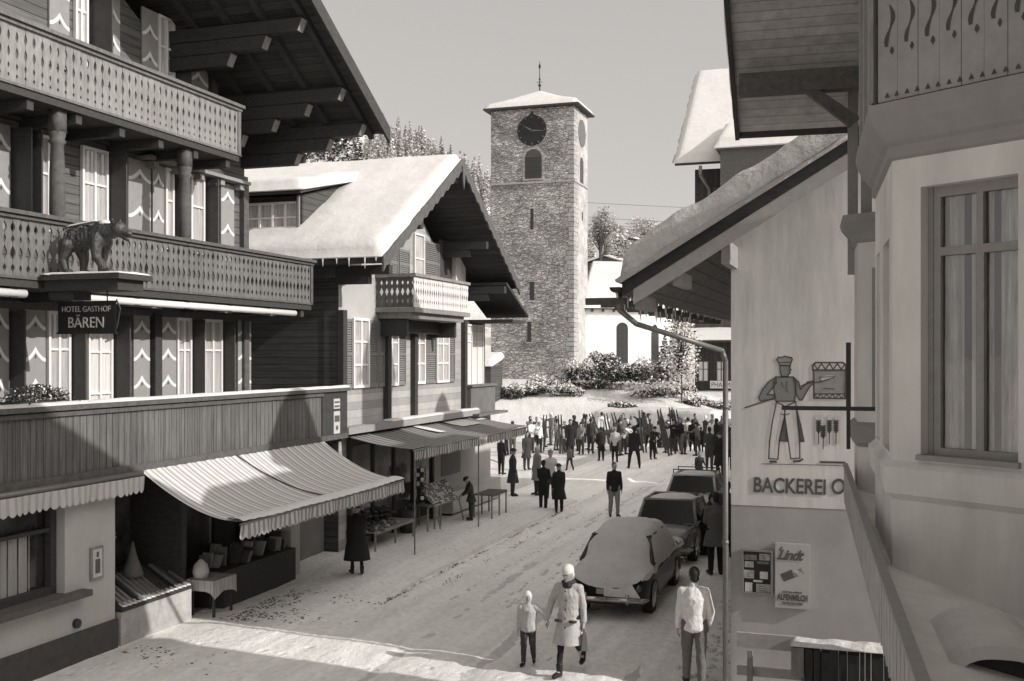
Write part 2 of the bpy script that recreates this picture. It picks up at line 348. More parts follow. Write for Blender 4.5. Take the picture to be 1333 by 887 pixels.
def louvre(root,w,s0,s1,z0,z1,mt=None,d=.01):
    m=MB(); f=.05; mt=mt or LOUV
    m.wb(w,s0,s0+f,z0,z1,d,d+.045); m.wb(w,s1-f,s1,z0,z1,d,d+.045)
    for z in (z0,(z0+z1)/2-.04,z1-.08): m.wb(w,s0+f,s1-f,z,z+.08,d,d+.042)
    n=int((z1-z0)/.065)
    for i in range(n):
        z=z0+.08+(z1-z0-.16)*i/n
        m.hexa([w(s0+f,z,d+.04),w(s1-f,z,d+.04),w(s1-f,z,d+.03),w(s0+f,z,d+.03),w(s0+f,z+.045,d+.015),w(s1-f,z+.045,d+.015),w(s1-f,z+.045,d+.005),w(s0+f,z+.045,d+.005)])
    m.wb(w,s0+f,s1-f,z0+.08,z1-.08,d-.004,d+.002)
    m.build('shutter',mt,root)
def carved(root,w,s0,s1,z0,z1,bw,mt,d0,style=0,nm='balustrade_boards',backing=None):
    """sawn balcony boards: every board edge is cut in, so two neighbours leave a pierced figure"""
    m=MB(); n=max(1,round((s1-s0)/bw)); H=z1-z0
    for i in range(n):
        a=s0+(s1-s0)*i/n; c=(a+s0+(s1-s0)*(i+1)/n)/2; hw=(s1-s0)/n/2
        pr=[]; K=44
        for k in range(K+1):
            t=k/K; cut=0
            if style==0:   # pairs of long slits, short slits, dots
                for t0,t1,dp in ((.08,.15,.28),(.22,.34,.26),(.42,.62,.36),(.70,.90,.34)):
                    if t0<t<t1: cut=max(cut,dp*math.sin(math.pi*(t-t0)/(t1-t0)))
            elif style==1: # bulbous vase figures
                for t0,t1,dp in ((.06,.20,.42),(.26,.52,.6),(.56,.70,.36),(.74,.93,.5)):
                    if t0<t<t1: cut=max(cut,dp*math.sin(math.pi*(t-t0)/(t1-t0))**1.3)
            else:
                for t0,t1,dp in ((.1,.3,.5),(.36,.66,.7),(.72,.9,.5)):
                    if t0<t<t1: cut=max(cut,dp*(1-abs(2*(t-t0)/(t1-t0)-1)))
            pr.append((t,hw*(1-cut)-.002))
        jit=.006*random.uniform(-1,1)
        for (ta,wa),(tb,wb_) in zip(pr[:-1],pr[1:]):
            m.wp(w,[(c-wa,z0+H*ta),(c+wa,z0+H*ta),(c+wb_,z0+H*tb),(c-wb_,z0+H*tb)],d0+jit,d0+.03+jit)
    return m.build(nm,mt,root)
def gable_roof(root,xa,xb,u0,um,u1,ze,zr,th=.14,mt=None,nm='roof'):
    """ridge runs in x; eaves at u0,u1 (height ze) and ridge at um (height zr)"""
    m=MB()
    for (a,za,b,zb) in ((u0,ze,um,zr),(um,zr,u1,ze)):
        m.hexa([(xa,a,za-th),(xb,a,za-th),(xb,b,zb-th),(xa,b,zb-th),(xa,a,za),(xb,a,za),(xb,b,zb),(xa,b,zb)])
    return m.build(nm,mt or SOFF,root)
# ============================================================ SETTING
def terrain():
    m=MB()
    def bank(X,Y):
        t=max(0,min(1,(Y-61)/21)); h=3.05*t*t*(3-2*t)
        side=max(0,min(1,(X+14)/6)); n=noise.noise(Vector((X*.22,Y*.22,0)))*.25+noise.noise(Vector((X*.7,Y*.7,3)))*.09
        rt=max(0,min(1,(X-10)/5)); return h*(.25+.75*side)-1.25*rt*min(1,t*1.5)+n*min(1,t*4)
    def hillz(X,Y):
        if Y<110: return bank(X,Y)
        px=CX+X*FPX/Y if Y>1 else 0
        pts=((-900,195),(100,190),(400,148),(505,158),(560,186),(600,205),(650,228),(740,275),(790,308),(870,328),(930,300),(1000,310),(1300,300),(2600,260))
        for (a,ya),(b,yb) in zip(pts[:-1],pts[1:]):
            if a<=px<=b: yy=ya+(yb-ya)*(px-a)/(b-a); break
        else: yy=195 if px<-900 else 260
        zt=5+(HY-yy-26)*380/FPX
        t=max(0,min(1,(Y-120)/260)); z=3.05-1.25*max(0,min(1,(X-10)/5))*(1-t)**8+(zt-3.05)*(t**1.25)
        if Y>380: z-=(Y-380)*.05
        z+=noise.noise(Vector((X*.012,Y*.012,1)))*7*t+noise.noise(Vector((X*.04,Y*.04,5)))*1.5*t
        return z
    xs=[-1400,-1000,-700,-500]+[-400+10*i for i in range(36)]+[-40+2*i for i in range(61)]+[90+12*i for i in range(30)]+[520,700,1000,1400]
    ys=[-600,-200,-60,0,20,40,50,56]+[58+1.2*i for i in range(26)]+[92+6*i for i in range(4)]+[120+13*i for i in range(24)]+[480,600,900]
    k=0
    for Y in ys:
        for X in xs: m.v.append((X,Y,hillz(X,Y)-.0))
    n=len(xs)
    for j in range(len(ys)-1):
        for i in range(n-1): a=j*n+i; m.face((a,a+1,a+n+1,a+n))
    o=m.build('ground',[ground_mat('snowy_ground',.64,.3,.7,(1,1,1),.8,.1)],None,True,(0,0,0),'W'); tag(o,kind='structure'); return hillz
HZ=terrain()
# road and pavement (street coordinates)
m=MB()
def roadz(x,u):
    z=.02+.02*noise.noise(Vector((x*.9,u*.12,0)))
    z+=.012*noise.noise(Vector((x*4,u*1.5,7)))+.01*noise.noise(Vector((x*9,u*5,8)))
    for c in (-7.6,-6.1,-5.2,-3.7): z-=.035*math.exp(-((x-c-.25*math.sin(u*.13))/.22)**2)
    z+=.11*max(0,min(1,(u-19.2)/1.5))*math.exp(-((x+8.98)/.13)**2)*(1+noise.noise(Vector((x*3,u*1.5,2))))
    return z+.012
m.grid(lambda a,b:(lambda x,u:(x,u,roadz(x,u)))(-12.3+11.2*a,-6+68*b),150,520)
tag(m.build('road',[ground_mat('packed_snow_road',.88,.34,.70,(1,.14,1),1.5,.1)],None,True,(0,0,0)),kind='structure')
m=MB()
def pavz(x,u): return .012+.118*max(0,min(1,(u-19.5)/3.5))+.02*noise.noise(Vector((x*1.3,u*.5,4)))+.012*noise.noise(Vector((x*5,u*4,4)))
def pavx(u): return -9.35+.06*noise.noise(Vector((u*.7,0,0)))
m.grid(lambda a,b:(lambda u:(-13.4+(pavx(u)+13.4)*a,u,pavz(-13.4+4*a,u)))(19.5+15.5*b),30,120)
m.grid(lambda a,b:(lambda u:(pavx(u)+.03*a,u,pavz(-9.4,u)-.13*a))(19.5+15.5*b),1,120)
tag(m.build('pavement',[ground_mat('trodden_snow_pavement',.82,.25,.69,(1,.4,1),1.2,.3)],None,True,(0,0,0)),kind='structure')
# dirt and slush thrown up along the kerb
m=MB(); random.seed(3)
for i in range(1700):
    u=random.uniform(19.5,33); x=random.choice((-9.24,-9.24,-9.2,-8.75))+random.gauss(0,.05)
    if noise.noise(Vector((u*.9,x*2,0)))<-.05: continue
    r=random.uniform(.005,.017); m.ell((x,u,roadz(x,u)+r*.15),(r*1.4,r*1.9,r*.5),5,3)
for i in range(1300):
    u=random.gauss(18.0,2.0); x=-11.6+abs(random.gauss(0,.75))-(.25 if u<16 else 0)
    if u<14.3 or x>-8.7 or 15.5<u<17.4 or noise.noise(Vector((u*1.2,x*1.2,0)))<.0: continue
    r=random.uniform(.005,.018); m.ell((x,u,roadz(x,u)+r*.1),(r*2,r*2,r*.35),5,3)
tag(m.build('slush_clods',mat('dirty_slush',.07,.8,20,.4),None,False,(-9,20,0)),'dark dirty clods of slush scattered along the kerb and before the shop','slush',kind='stuff')
m=MB(); random.seed(4)   # rubbed-in snow ridges
for i in range(420):
    u=random.uniform(20,40); x=random.choice((-9.05,-9.2,-7.0,-6.7,-8.0))+random.gauss(0,.05); r=random.uniform(.02,.05)
    m.ell((x,u,roadz(x,u)),(r,r*2.5,r*.6),6,3)
for i in range(260):
    u=random.uniform(14,24); x=-2.4+random.gauss(0,.22); r=random.uniform(.02,.06); m.ell((x,u,.02),(r*1.2,r*1.6,r*.7),6,3)
tag(m.build('snow_lumps',SNOWG,None,True,(-9,20,0)),'small loose lumps of snow pushed up beside the wheel tracks','snow',kind='stuff')
# ============================================================ HOTEL
H=thing('hotel','large carved wooden chalet hotel with three balconies and grey shutters on the left','hotel',(-13.3,21,0))
W=wx(-13.3); F=wx(-12.1)
m=MB(); m.wp(W,[(5,3.1),(21,3.1),(21,9.35),(13,13.9),(5,9.35)],-9.5,0)
m.build('log_wall',WD_HM,H)
m=MB()
for z in (5.75,6.0,8.85,11.95): m.wb(W,5,21.04,z,z+.13,.0,.07)
m.build('wall_beam',WD_MID,H)
for a,b,z0,z1 in ((20.82,21.02,3.2,5.74),(20.8,21.0,7.1,8.84),(19.6,19.8,9.9,11.9)): m=MB(); m.wb(W,a,b,z0,z1,0,.12); m.build('corner_post',WD_MID,H)
m=MB()                                  # shop level
def px_s(w,px): return w.at(px)
m.wb(F,6,14.0,.0,1.18,-.5,-.05); m.wb(F,14.0,15.2,.0,3.03,-.5,-.05); m.wb(F,6,14.0,2.72,3.03,-.5,-.05)
m.build('shop_wall',PLAS,H)
m=MB(); m.wb(F,21.05,21.45,0,3.03,-.45,-.05); m.build('shop_pillar',PLAS,H)
m=MB(); m.wb(F,6,15.22,0,.52,-.05,.0); m.build('plinth',mat('dark_plinth',.07,.8,6,.2,bump=.2),H)
m=MB(); m.wb(F,6,14.4,1.1,1.2,-.3,.16); m.build('window_sill',WD_MID,H)
fw=MB(); fw.wb(F,13.86,13.98,1.2,2.72,-.32,-.2); fw.wb(F,6,13.9,1.2,1.32,-.32,-.2); fw.wb(F,6,13.9,2.6,2.72,-.32,-.2); fw.wb(F,6,13.9,2.2,2.26,-.32,-.22)
wf=fw.build('shop_window',WD_DK,H)
m=MB(); m.wb(F,6,13.9,1.3,2.62,-.36,-.34); m.build('pane',GLASS,wf)
m=MB()
for i in range(150):
    a=10+3.55*i/150; d0=-.33+.012*math.sin(i*.75)+.006*math.sin(i*2.1); d1=-.33+.012*math.sin((i+1)*.75)+.006*math.sin((i+1)*2.1); zt=2.24+.07*(a-10)/3.5
    m.quad(F(a,1.3,d0),F(a+3.55/150,1.3,d1),F(a+3.55/150,zt-.05,d1),F(a,zt-.05,d0))
m.build('curtain',mat('cafe_curtain',.33,.8,4,.15,stretch=(8,8,.4)),wf)
m=MB(); m.wb(F,5.5,21.4,0,3.0,-1.75,-1.5); m.wb(F,15.15,15.25,0,3.0,-1.5,-.3); m.wb(F,17.35,17.5,0.0,3.0,-1.5,-.25)
for s in (15.3,16.4,17.6,18.9,20.1,21.2): m.wb(F,s,s+.1,.6,2.9,-1.5,-1.38)
m.wb(F,5.5,21.4,2.5,2.75,-1.5,-1.35); m.build('shop_front',WD_DK,H)
for s0,s1 in ((15.5,16.35),(16.5,17.35),(18.0,18.85),(19.05,20.05)):
    m=MB(); m.wb(F,s0,s1,.85,2.45,-1.49,-1.42); m.build('shop_pane',mat('shop_pane_glass',.09,.1,1.4,.8,spec=.8),H)
m=MB(); m.wb(F,15.3,17.3,0,.6,-1.3,0); m.build('display_plinth',mat('rough_concrete',.42,.9,5,.25,bump=.5,stain=.2),H)
m=MB(); s,z=F.at(102,812); m.tube(F(s,z,-.06),F(s,z,.012),.075,.075,14); m.build('vent_hole',IRON,H)
# terrace
m=MB()
n=0; s=5.0
while s<22.35:
    wd=.155; j=random.uniform(-.004,.004); m.wb(F,s,s+wd-.008,3.1,4.12,-.03+j,.0+j); s+=wd
m.wb(F,5,22.3,3.2,4.05,-.06,-.035)
tp=m.build('terrace_parapet',WD_V,H)
m=MB(); m.wb(F,22.35,23.6,3.0,4.12,-.04,.03); m.hexa([(-14.4,23.56,3.0),(-12.1,23.56,3.0),(-12.1,23.6,3.0),(-14.4,23.6,3.0),(-14.4,23.56,4.1),(-12.1,23.56,4.1),(-12.1,23.6,4.1),(-14.4,23.6,4.1)]); m.build('terrace_end_panel',mat('dark_end_panel',.05,.7,8,.3),H)
m=MB(); m.wb(F,5,23.66,4.125,4.2,-.12,.1); m.wb(F,5,22.4,4.03,4.1,0.002,.05); m.wb(F,5,23.6,2.98,3.1,-.1,.06)
m.build('terrace_rail',WD_MID,H)
m=MB(); m.snow([F(5,4.2,.1),F(23.66,4.2,.1),F(23.66,4.2,-.12),F(5,4.2,-.12)],.05,260,6,.08,.012,2.2,.02); m.build('rail_snow',SNOW,H,True)
m=MB(); m.wb(F,5,23.56,2.9,3.19,-1.2,-.1); m.box(-16,-13.3,21.02,23.5,2.9,3.19); m.build('terrace_floor',WD_DK,H)
m=MB(); m.snow([(-16,21.1,3.2),(-12.2,21.1,3.2),(-12.2,23.5,3.2),(-16,23.5,3.2)],.28,20,14,.3,.04); m.build('terrace_snow',SNOW,H,True)
m=MB()
for i in range(78):
    s=9.6+i*.08; m.ell(F(s,2.955,.075),(.03,.032,.035),8,5)
m.build('bead_moulding',WD_MID,H)
# balconies
for (z,ue,mt,st,bw) in ((6.18,21.9,WD_BAL,1,.155),(9.06,18.93,WD_LT,0,.17)):
    carved(H,F,10.2,ue,z,z+.86,bw,mt,-.03,st)
    E=wu(ue+.0); c=MB(); c.wb(E,-13.3,-12.12,z,z+.86,-.03,0); c.wb(F,10.2,ue,z-.03,z+.86,-.35,-.33) if False else None; c.build('balcony_return',mt,H)
    m=MB(); m.wb(F,8,ue+.03,z+.86,z+.91,-.06,.05); m.wb(F,8,ue+.06,z+.92,z+.98,-.09,.1); m.box(-13.3,-12.14,ue-.04,ue+.03,z+.865,z+.975)
    m.wb(F,8,ue+.0,z-.04,z+.0,-.04,.03); m.wb(F,ue-.09,ue+.01,z-.02,z+.86,.002,.03); m.build('balcony_rail',WD_MID if z<8 else WD_BAL,H)
    m=MB(); m.box(-13.3,-12.1,8,ue-.02,z-.16,z-.04)
    for i in range(9): u=10+i*(ue-10.4)/8; m.box(-13.3,-12.16,u,u+.14,z-.32,z-.165)
    m.build('balcony_floor',WD_DK,H)
# columns on the lower balcony
for px in (75,241):
    u=wx(-12.3).at(px); m=MB(); m.lathe((-12.3,u,7.0),[(.13,0),(.13,.1),(.1,.14),(.1,.2),(.125,.25),(.12,.9),(.1,1.35),(.14,1.4),(.11,1.44),(.13,1.5),(.13,1.55)],14); m.box(-12.4,-12.2,u-.1,u+.1,8.53,8.95); m.build('column',WD_MID,H,True)
m=MB()
for i in range(5): m.wb(W,17.5+i*.75,17.65+i*.75,8.62,8.74,.0,.22)
m.wb(W,17.3,20.8,8.75,8.82,.0,.3); m.build('frieze',mat('carved_frieze',.3,.8,9,.2),H)
# windows and shutters, storey by storey
B1=(4.41,4.94,5.47)
def S(px,w=W,d=0): return w.at(px,d=d)
for a,b in ((-14,9),(30,57),(172,193),(206,227),(308,325)): shutter(H,W,S(a),S(b),3.9,5.75,.012,B1)
for a,b in ((60,89),(228,247),(263,287)): window(H,W,S(a),S(b),4.02,5.75,.012)
window(H,W,S(112),S(144),3.25,5.75,.012,2,(.42,.72),nm='door',fm=WHITE,pm=CURT)
for px,ln in ((90,.34),(145,.4),(248,.33),(288,.33),(12,.3)): perp_shutter(H,W,S(px)+.02,4.0,5.72,ln)
m=MB(); m.wb(W,S(195),S(204),3.3,5.8,0,.14); m.build('wall_post',WD_DK,H)
B2=(7.66,8.37)
for a,b in ((-14,11),(165,194),(197,211),(286,303)): shutter(H,W,S(a),S(b),7.0,8.72,.012,B2)
for a,b in ((47,62),(104,138),(213,224),(246,264)): window(H,W,S(a),S(b),7.1,8.72,.012,2 if b-a>20 else 1,(.6,))
for px,ln in ((139,.42),(226,.3),(266,.33),(14,.4),(28,.4)): perp_shutter(H,W,S(px)+.02,7.0,8.7,ln)
for a,b in ((62,88),(136,154),(183,203),(243,269)): shutter(H,W,S(a),S(b),9.95,11.7,.012,(10.7,11.22))
for a,b in ((95,112),(204,225)): window(H,W,S(a),S(b),10.1,11.7,.012,2,(.62,))
for px,ln in ((115,.5),(226,.4)): perp_shutter(H,W,S(px)+.02,10.0,11.7,ln)
for a in (6.3,8.6,11.0):
    for z0,z1,bd in ((4.02,5.75,B1),(7.1,8.72,B2),(10.1,11.7,(10.7,11.22))):
        window(H,W,a+.5,a+1.3,z0,z1,.012)
        shutter(H,W,a,a+.48,z0-.1,z1,.012,bd); perp_shutter(H,W,a+1.34,z0,z1-.03,.38)
# roof, rafters, stepped purlin brackets
gable_roof(H,-24,-10,4.55,13,21.45,9.96,14.84,.12)
def rz_(u): return 9.96+.5775*(21.45-u)
m=MB(); 
for x in (-10.35,-11.2,-12.0,-12.8):
    m.hexa([(x-.06,13,14.84-.27),(x+.06,13,14.84-.27),(x+.06,21.4,rz_(21.4)-.27),(x-.06,21.4,rz_(21.4)-.27),(x-.06,13,14.71),(x+.06,13,14.71),(x+.06,21.4,rz_(21.4)-.125),(x-.06,21.4,rz_(21.4)-.125)])
m.build('rafters',WD_DK,H)
m=MB(); 
for (a,b) in ((13,21.5),(4.5,13)):
    za=rz_(a) if a>=13 else 9.96; zb=rz_(b) if b>13 else 14.84
    m.hexa([(-10.0,a,za-.3),(-9.94,a,za-.3),(-9.94,b,zb-.3),(-10.0,b,zb-.3),(-10.0,a,za+.03),(-9.94,a,za+.03),(-9.94,b,zb+.03),(-10.0,b,zb+.03)])
m.build('barge_board',WD_DK,H)
for u,k in ((13,4),(16.2,4),(18.35,3),(20.0,4),(20.95,3)):
    m=MB(); t=rz_(u)-.28
    for j in range(k):
        xe=-10.3-.78*j; z1=t-.27*j; m.mi=0; m.hexa([(-13.3,u-.1,z1-.26),(xe-.1,u-.1,z1-.26),(xe-.1,u+.1,z1-.26),(-13.3,u+.1,z1-.26),(-13.3,u-.1,z1-.005),(xe,u-.1,z1-.005),(xe,u+.1,z1-.005),(-13.3,u+.1,z1-.005)])
        m.mi=1; m.hexa([(xe-.1,u-.1,z1-.255),(xe-.09,u-.1,z1-.255),(xe-.09,u+.1,z1-.255),(xe-.1,u+.1,z1-.255),(xe,u-.1,z1-.03),(xe+.012,u-.1,z1-.03),(xe+.012,u+.1,z1-.03),(xe,u+.1,z1-.03)])
    m.build('roof_bracket',[WD_DK,WD_LT],H)
m=MB(); m.snow([(-23.6,12.9,14.84),(-10.2,12.9,14.84),(-10.2,21.3,rz_(21.3)),(-23.6,21.3,rz_(21.3))],.4,20,20); m.build('roof_snow',SNOW,H,True)
# bear platform belongs to the balcony; bear, hanging sign are their own things
m=MB(); m.box(-12.06,-10.6,13.35,14.15,6.14,6.22); m.box(-12.06,-10.7,13.45,14.05,5.98,6.14); m.box(-12.06,-11.6,13.55,13.95,5.85,5.98); m.build('bear_platform',WD_DK,H)
m=MB(); m.box(-12.0,-11.9,13.3,14.2,6.221,6.235); m.snow([(-12.0,13.38,6.22),(-10.62,13.38,6.22),(-10.62,14.12,6.22),(-12.0,14.12,6.22)],.03,30,16,.08,.02,3,.0); m.build('platform_snow',SNOW,H,True)
# rolled-up awning under the lower balcony
t=thing('rolled_awning','white awning rolled up under the lower hotel balcony above the terrace windows','awning',(-12.2,15,5.9))
for a,b in ((9,13.2),(14.2,21.3)):
    m=MB(); m.tube((-12.2,a,5.93),(-12.2,b,5.93),.065,n=12); m.build('cloth_roll',WHITE,t,True)
m=MB()
for u in (16.3,18.6,20.3): m.path([(-12.95,u,5.9),(-12.35,u+.45,5.86),(-12.15,u-.1,5.84)],.016,6)
m.build('folding_arm',METAL,t)
def bear():
    m=MB(); B=Vector((-11.45,13.75,6.25))
    def e(x,y,z,a,b,c,rot=None): m.ell(B+Vector((x,y,z)),(a,b,c),16,10,rot)
    def c(p,q,r,s): m.cap(B+Vector(p),B+Vector(q),r,s,12)
    e(-.28,0,.54,.20,.17,.20); e(-.05,0,.55,.25,.16,.17); e(.18,0,.59,.19,.16,.20); e(.2,0,.72,.13,.1,.1)
    c((.25,0,.64),(.48,0,.66),.15,.115); e(.52,0,.68,.13,.12,.12); c((.56,0,.67),(.72,0,.60),.075,.05); c((.55,0,.6),(.69,0,.51),.05,.032)
    for s in (-1,1):
        e(.47,.09*s,.80,.035,.02,.045); 
    c((-.33,-.12,.45),(-.40,-.13,.24),.13,.075); c((-.40,-.13,.24),(-.35,-.13,.05),.07,.055); e(-.31,-.13,.035,.09,.06,.04)
    c((-.28,.12,.45),(-.22,.13,.24),.13,.075); c((-.22,.13,.24),(-.24,.13,.05),.07,.055); e(-.18,.13,.035,.09,.06,.04)
    c((.2,-.11,.5),(.22,-.13,.25),.11,.07); c((.22,-.13,.25),(.38,-.13,.05),.07,.055); e(.44,-.13,.035,.1,.065,.04)
    c((.2,.11,.5),(.13,.13,.25),.11,.07); c((.13,.13,.25),(.1,.13,.05),.065,.055); e(.14,.13,.035,.09,.06,.04); e(-.5,0,.5,.05,.04,.06)
    for i in range(240):   # carved fur ridges
        a=random.uniform(0,6.28); x=random.uniform(-.45,.3); r=.165+.02*random.random(); y=r*math.cos(a)*.95; z=.56+r*math.sin(a)*1.05
        c((x,y,z),(x-.02,y*1.03,z-.05),.010,.004)
    me=remesh(m,.010,1,'wooden_bear',[BRZ]); me.transform(Matrix.Translation(-B)); o=bpy.data.objects.new('bear_statue',me); COL.objects.link(o); X,Y=w2('S',B.x,B.y); o.location=(X,Y,B.z); o.rotation_euler=(0,0,-FR['S']); BASE[o.name]=tuple(B)
    tag(o,'dark carved wooden bear striding on a snowy platform above the hanging hotel sign','statue')
    m=MB(); m.snow([B+Vector((-.4,-.05,.73)),B+Vector((.12,-.06,.80)),B+Vector((.12,.08,.80)),B+Vector((-.4,.08,.73))],.03,14,6,.05,.01,3,.01); m.ell(B+Vector((.27,0,.77)),(.12,.09,.06),10,6)
    m.build('snow_cap',SNOW,o,True)
bear()
t=thing('hotel_sign','black hanging board with cream letters reading hotel gasthof baren below the bear','sign',(-11.5,13.7,5.5))
SW=wu(13.7); m=MB(); m.wb(SW,-12.02,-10.95,5.35,5.8,-.03,0); m.wb(SW,-12.04,-10.93,5.8,5.83,-.04,.01); m.wb(SW,-12.04,-10.93,5.32,5.35,-.04,.01); m.build('board',SIGNB,t)
m=MB()
for s in (-11.85,-11.1): m.tube(SW(s,5.83,-.01),SW(s,5.99,-.01),.01)
m.path([SW(-10.93,5.85,-.01),SW(-10.86,5.7,-.01),SW(-10.93,5.4,-.01)],.012); m.build('hanger',IRON,t)
text(t,'lettering','HOTEL GASTHOF',SW,-11.485,5.665,.125,LETT,.006,.93,align='CENTER')
text(t,'lettering','BÄREN',SW,-11.485,5.42,.235,LETT,.006,.95,align='CENTER')
# plants in a box on the terrace rail
m=MB(); random.seed(11)
a,b=S(28,F),S(100,F)
for i in range(1500):
    s=random.uniform(a,b); q=math.sin(math.pi*(s-a)/(b-a)); h=.34*math.sqrt(max(q,.01))*random.random()**.6; d=-.25+random.gauss(0,.13); p=Vector(F(s,4.2+h,d)); r=random.uniform(.012,.03)
    v=Vector((random.gauss(0,1),random.gauss(0,1),random.gauss(0,1))).normalized()*r; k=v.cross(Vector((random.gauss(0,1),random.gauss(0,1),1))).normalized()*r*.8
    m.mi=0 if random.random()<.85 else 1; m.quad(p-v,p-k,p+v,p+k)
m.mi=2; m.wb(F,a,b,4.15,4.28,-.4,-.13)
tag(m.build('flower_box',[NEED,SNOW,WD_DK],None,False,(-12.3,(a+b)/2,4.2)),'box of dark bushy evergreen sprigs on the left end of the terrace rail','plant')
# retracted scalloped awning on the left
t=thing('retracted_awning','pale scalloped valance of the rolled in awning over the curtained shop window','awning',(-11.95,13,2.9))
def valance(root,w,s0,s1,zt,h,d,mt,pitch=.15,zf=None,wave=.03):
    m=MB(); n=int((s1-s0)/pitch); q=6
    for i in range(n):
        for j in range(q):
            a=s0+(i+j/q)*pitch; b=s0+(i+(j+1)/q)*pitch; da=d+wave*math.sin(a*5.1)+wave*.5*math.sin(a*13); db=d+wave*math.sin(b*5.1)+wave*.5*math.sin(b*13)
            za=zt-h-.05*math.sin(math.pi*j/q); zb=zt-h-.05*math.sin(math.pi*(j+1)/q); A=zf(a) if zf else 0; Bz=zf(b) if zf else 0
            m.quad(w(a,za+A,da),w(b,zb+Bz,db),w(b,zt+Bz,db*.3+d*.7),w(a,zt+A,da*.3+d*.7))
    return m.build('valance',mt,root,True)
valance(t,wx(-11.92),10,15.7,2.9,.24,0,mat('pale_valance',.5,.85,8,.1,planks=('Y',.15,1,.3),v2=.38))
m=MB(); m.tube((-12.0,10,2.93),(-12.0,15.7,2.93),.06,n=10); m.build('roller',METAL,t,True)
# big sagging awning
def awning(root,x0,z0,x1,z1,u0,u1,mt,vm,vh=.24,pw=1.6,sag=.04,arms=True,snow=.07,seam=None):
    m=MB()
    def P(a,b): 
        u=u0+(u1-u0)*a; x=x0+(x1-x0)*b; z=z0-(z0-z1)*(1-max(0,1-b)**pw)-sag*math.sin(math.pi*b)-.03*math.sin(math.pi*a)*b
        z+=.012*math.sin(u*2*math.pi/.3)*(1-.5*b)+.02*noise.noise(Vector((u*.8,b*2,0)))
        return (x,u,z)
    m.grid(P,150,22); m.build('awning_cloth',mt,root,True)
    if snow:
        k=MB(); k.grid(lambda a,b:(lambda p:(p[0]+.02*b,p[1],p[2]+.01+snow*max(0,math.sin(math.pi*b))**.6*(1+.4*noise.noise(Vector((p[1]*2,b,0))))))(P(a,.86+.03*noise.noise(Vector((a*14,0,0)))+(.15-.03*noise.noise(Vector((a*14,0,0))))*b)),120,8); k.build('snow_strip',SNOW,root,True)
    valance(root,wx(x1),u0+.02,u1-.02,z1-.05,vh,.01,vm)
    m=MB(); m.tube((x1,u0,z1-.045),(x1,u1,z1-.045),.025,n=8)
    m.build('awning_frame',METAL,root)
    if seam: 
        m=MB()
        for b in range(20): p=P((seam-u0)/(u1-u0),b/20); q=P((seam-u0)/(u1-u0)+.004*0,(b+1)/20); m.tube((p[0],p[1]+b*.03,p[2]+.015),(q[0],q[1]+(b+1)*.03,q[2]+.015),.014,n=5)
        m.build('seam',IRON,root)
t=thing('shop_awning','large pale striped awning sagging over the souvenir shop of the hotel','awning',(-12.05,19,3))
awning(t,-12.08,3.0,-10.05,2.18,15.75,22.4,AWN,VAL,.22,1.7,.03,True,.06,18.7)
# small things on and round the shop
t=thing('menu_case','small framed notice on the plaster pier beside the curtained window','notice',(-12.14,14.6,2))
s0,z1=F.at(120,714); s1,z0=F.at(136,752); m=MB(); m.wb(F,s0,s1,z0,z1,-.049,-.01); m.build('frame',WD_LT,t); m=MB(); m.wb(F,s0+.04,s1-.04,z0+.04,z1-.04,-.009,-.005); m.build('sheet',MURL,t); m=MB(); m.wb(F,s0+.09,s1-.09,z0+.1,z1-.2,-.004,-.002); m.wb(F,s0+.12,s1-.12,z1-.17,z1-.08,-.004,-.002); m.build('print',INK,t)
t=thing('wall_plaque','narrow white vertical plaque on the dark end of the terrace parapet','sign',(-12.05,22.9,3.6))
s0,z1=F.at(433,536); s1,z0=F.at(441,564); m=MB(); m.wb(F,s0,s1,z0,z1,.031,.045); m.wb(F,s0,s1,z1+.06,z1+.3,.031,.045); m.build('plate',MURL,t); m=MB(); m.wb(F,s0+.03,s1-.03,z1-.25,z1-.1,.046,.05); m.tube(F((s0+s1)/2,z0+.14,.045),F((s0+s1)/2,z0+.14,.051),.06,.06,12); m.wb(F,s0+.03,s1-.03,z1+.1,z1+.14,.046,.05); m.wb(F,s0+.03,s1-.03,z1+.2,z1+.24,.046,.05); m.build('marks',INK,t)
random.seed(21)
t=thing('magazine_rack','slanted rack of newspapers and magazines in the shop display on the concrete plinth','display',(-12.6,16.3,.6))
m=MB(); m.hexa([(-13.3,15.3,.61),(-12.08,15.3,.61),(-12.08,17.3,.61),(-13.3,17.3,.61),(-13.3,15.3,1.05),(-12.08,15.3,.66),(-12.08,17.3,.66),(-13.3,17.3,1.05)]); m.build('rack',WD_DK,t)
for i in range(15):
    m=MB(); u=15.35+i*.13; z=.68
    m.hexa([(-13.0,u+.3,z+.3),(-12.12,u,z),(-12.12,u+.11,z),(-13.0,u+.41,z+.3),(-13.0,u+.3,z+.36),(-12.12,u,z+.04),(-12.12,u+.11,z+.015),(-13.0,u+.41,z+.33)]); m.mi=1
    m.hexa([(-12.2,u,z+.045),(-12.1,u-.01,z+.005),(-12.1,u+.11,z-.01),(-12.2,u+.12,z+.03),(-12.2,u,z+.06),(-12.1,u-.01,z+.03),(-12.1,u+.11,z+.01),(-12.2,u+.12,z+.045)])
    m.build('magazine',[random.choice((WD_MID,SHUT,WD_DK,SHUT)),WHITE],t)
t=thing('clothed_table','small table with pale checked cloth between the magazine rack and the dark stall','table',(-11.95,17.75,0))
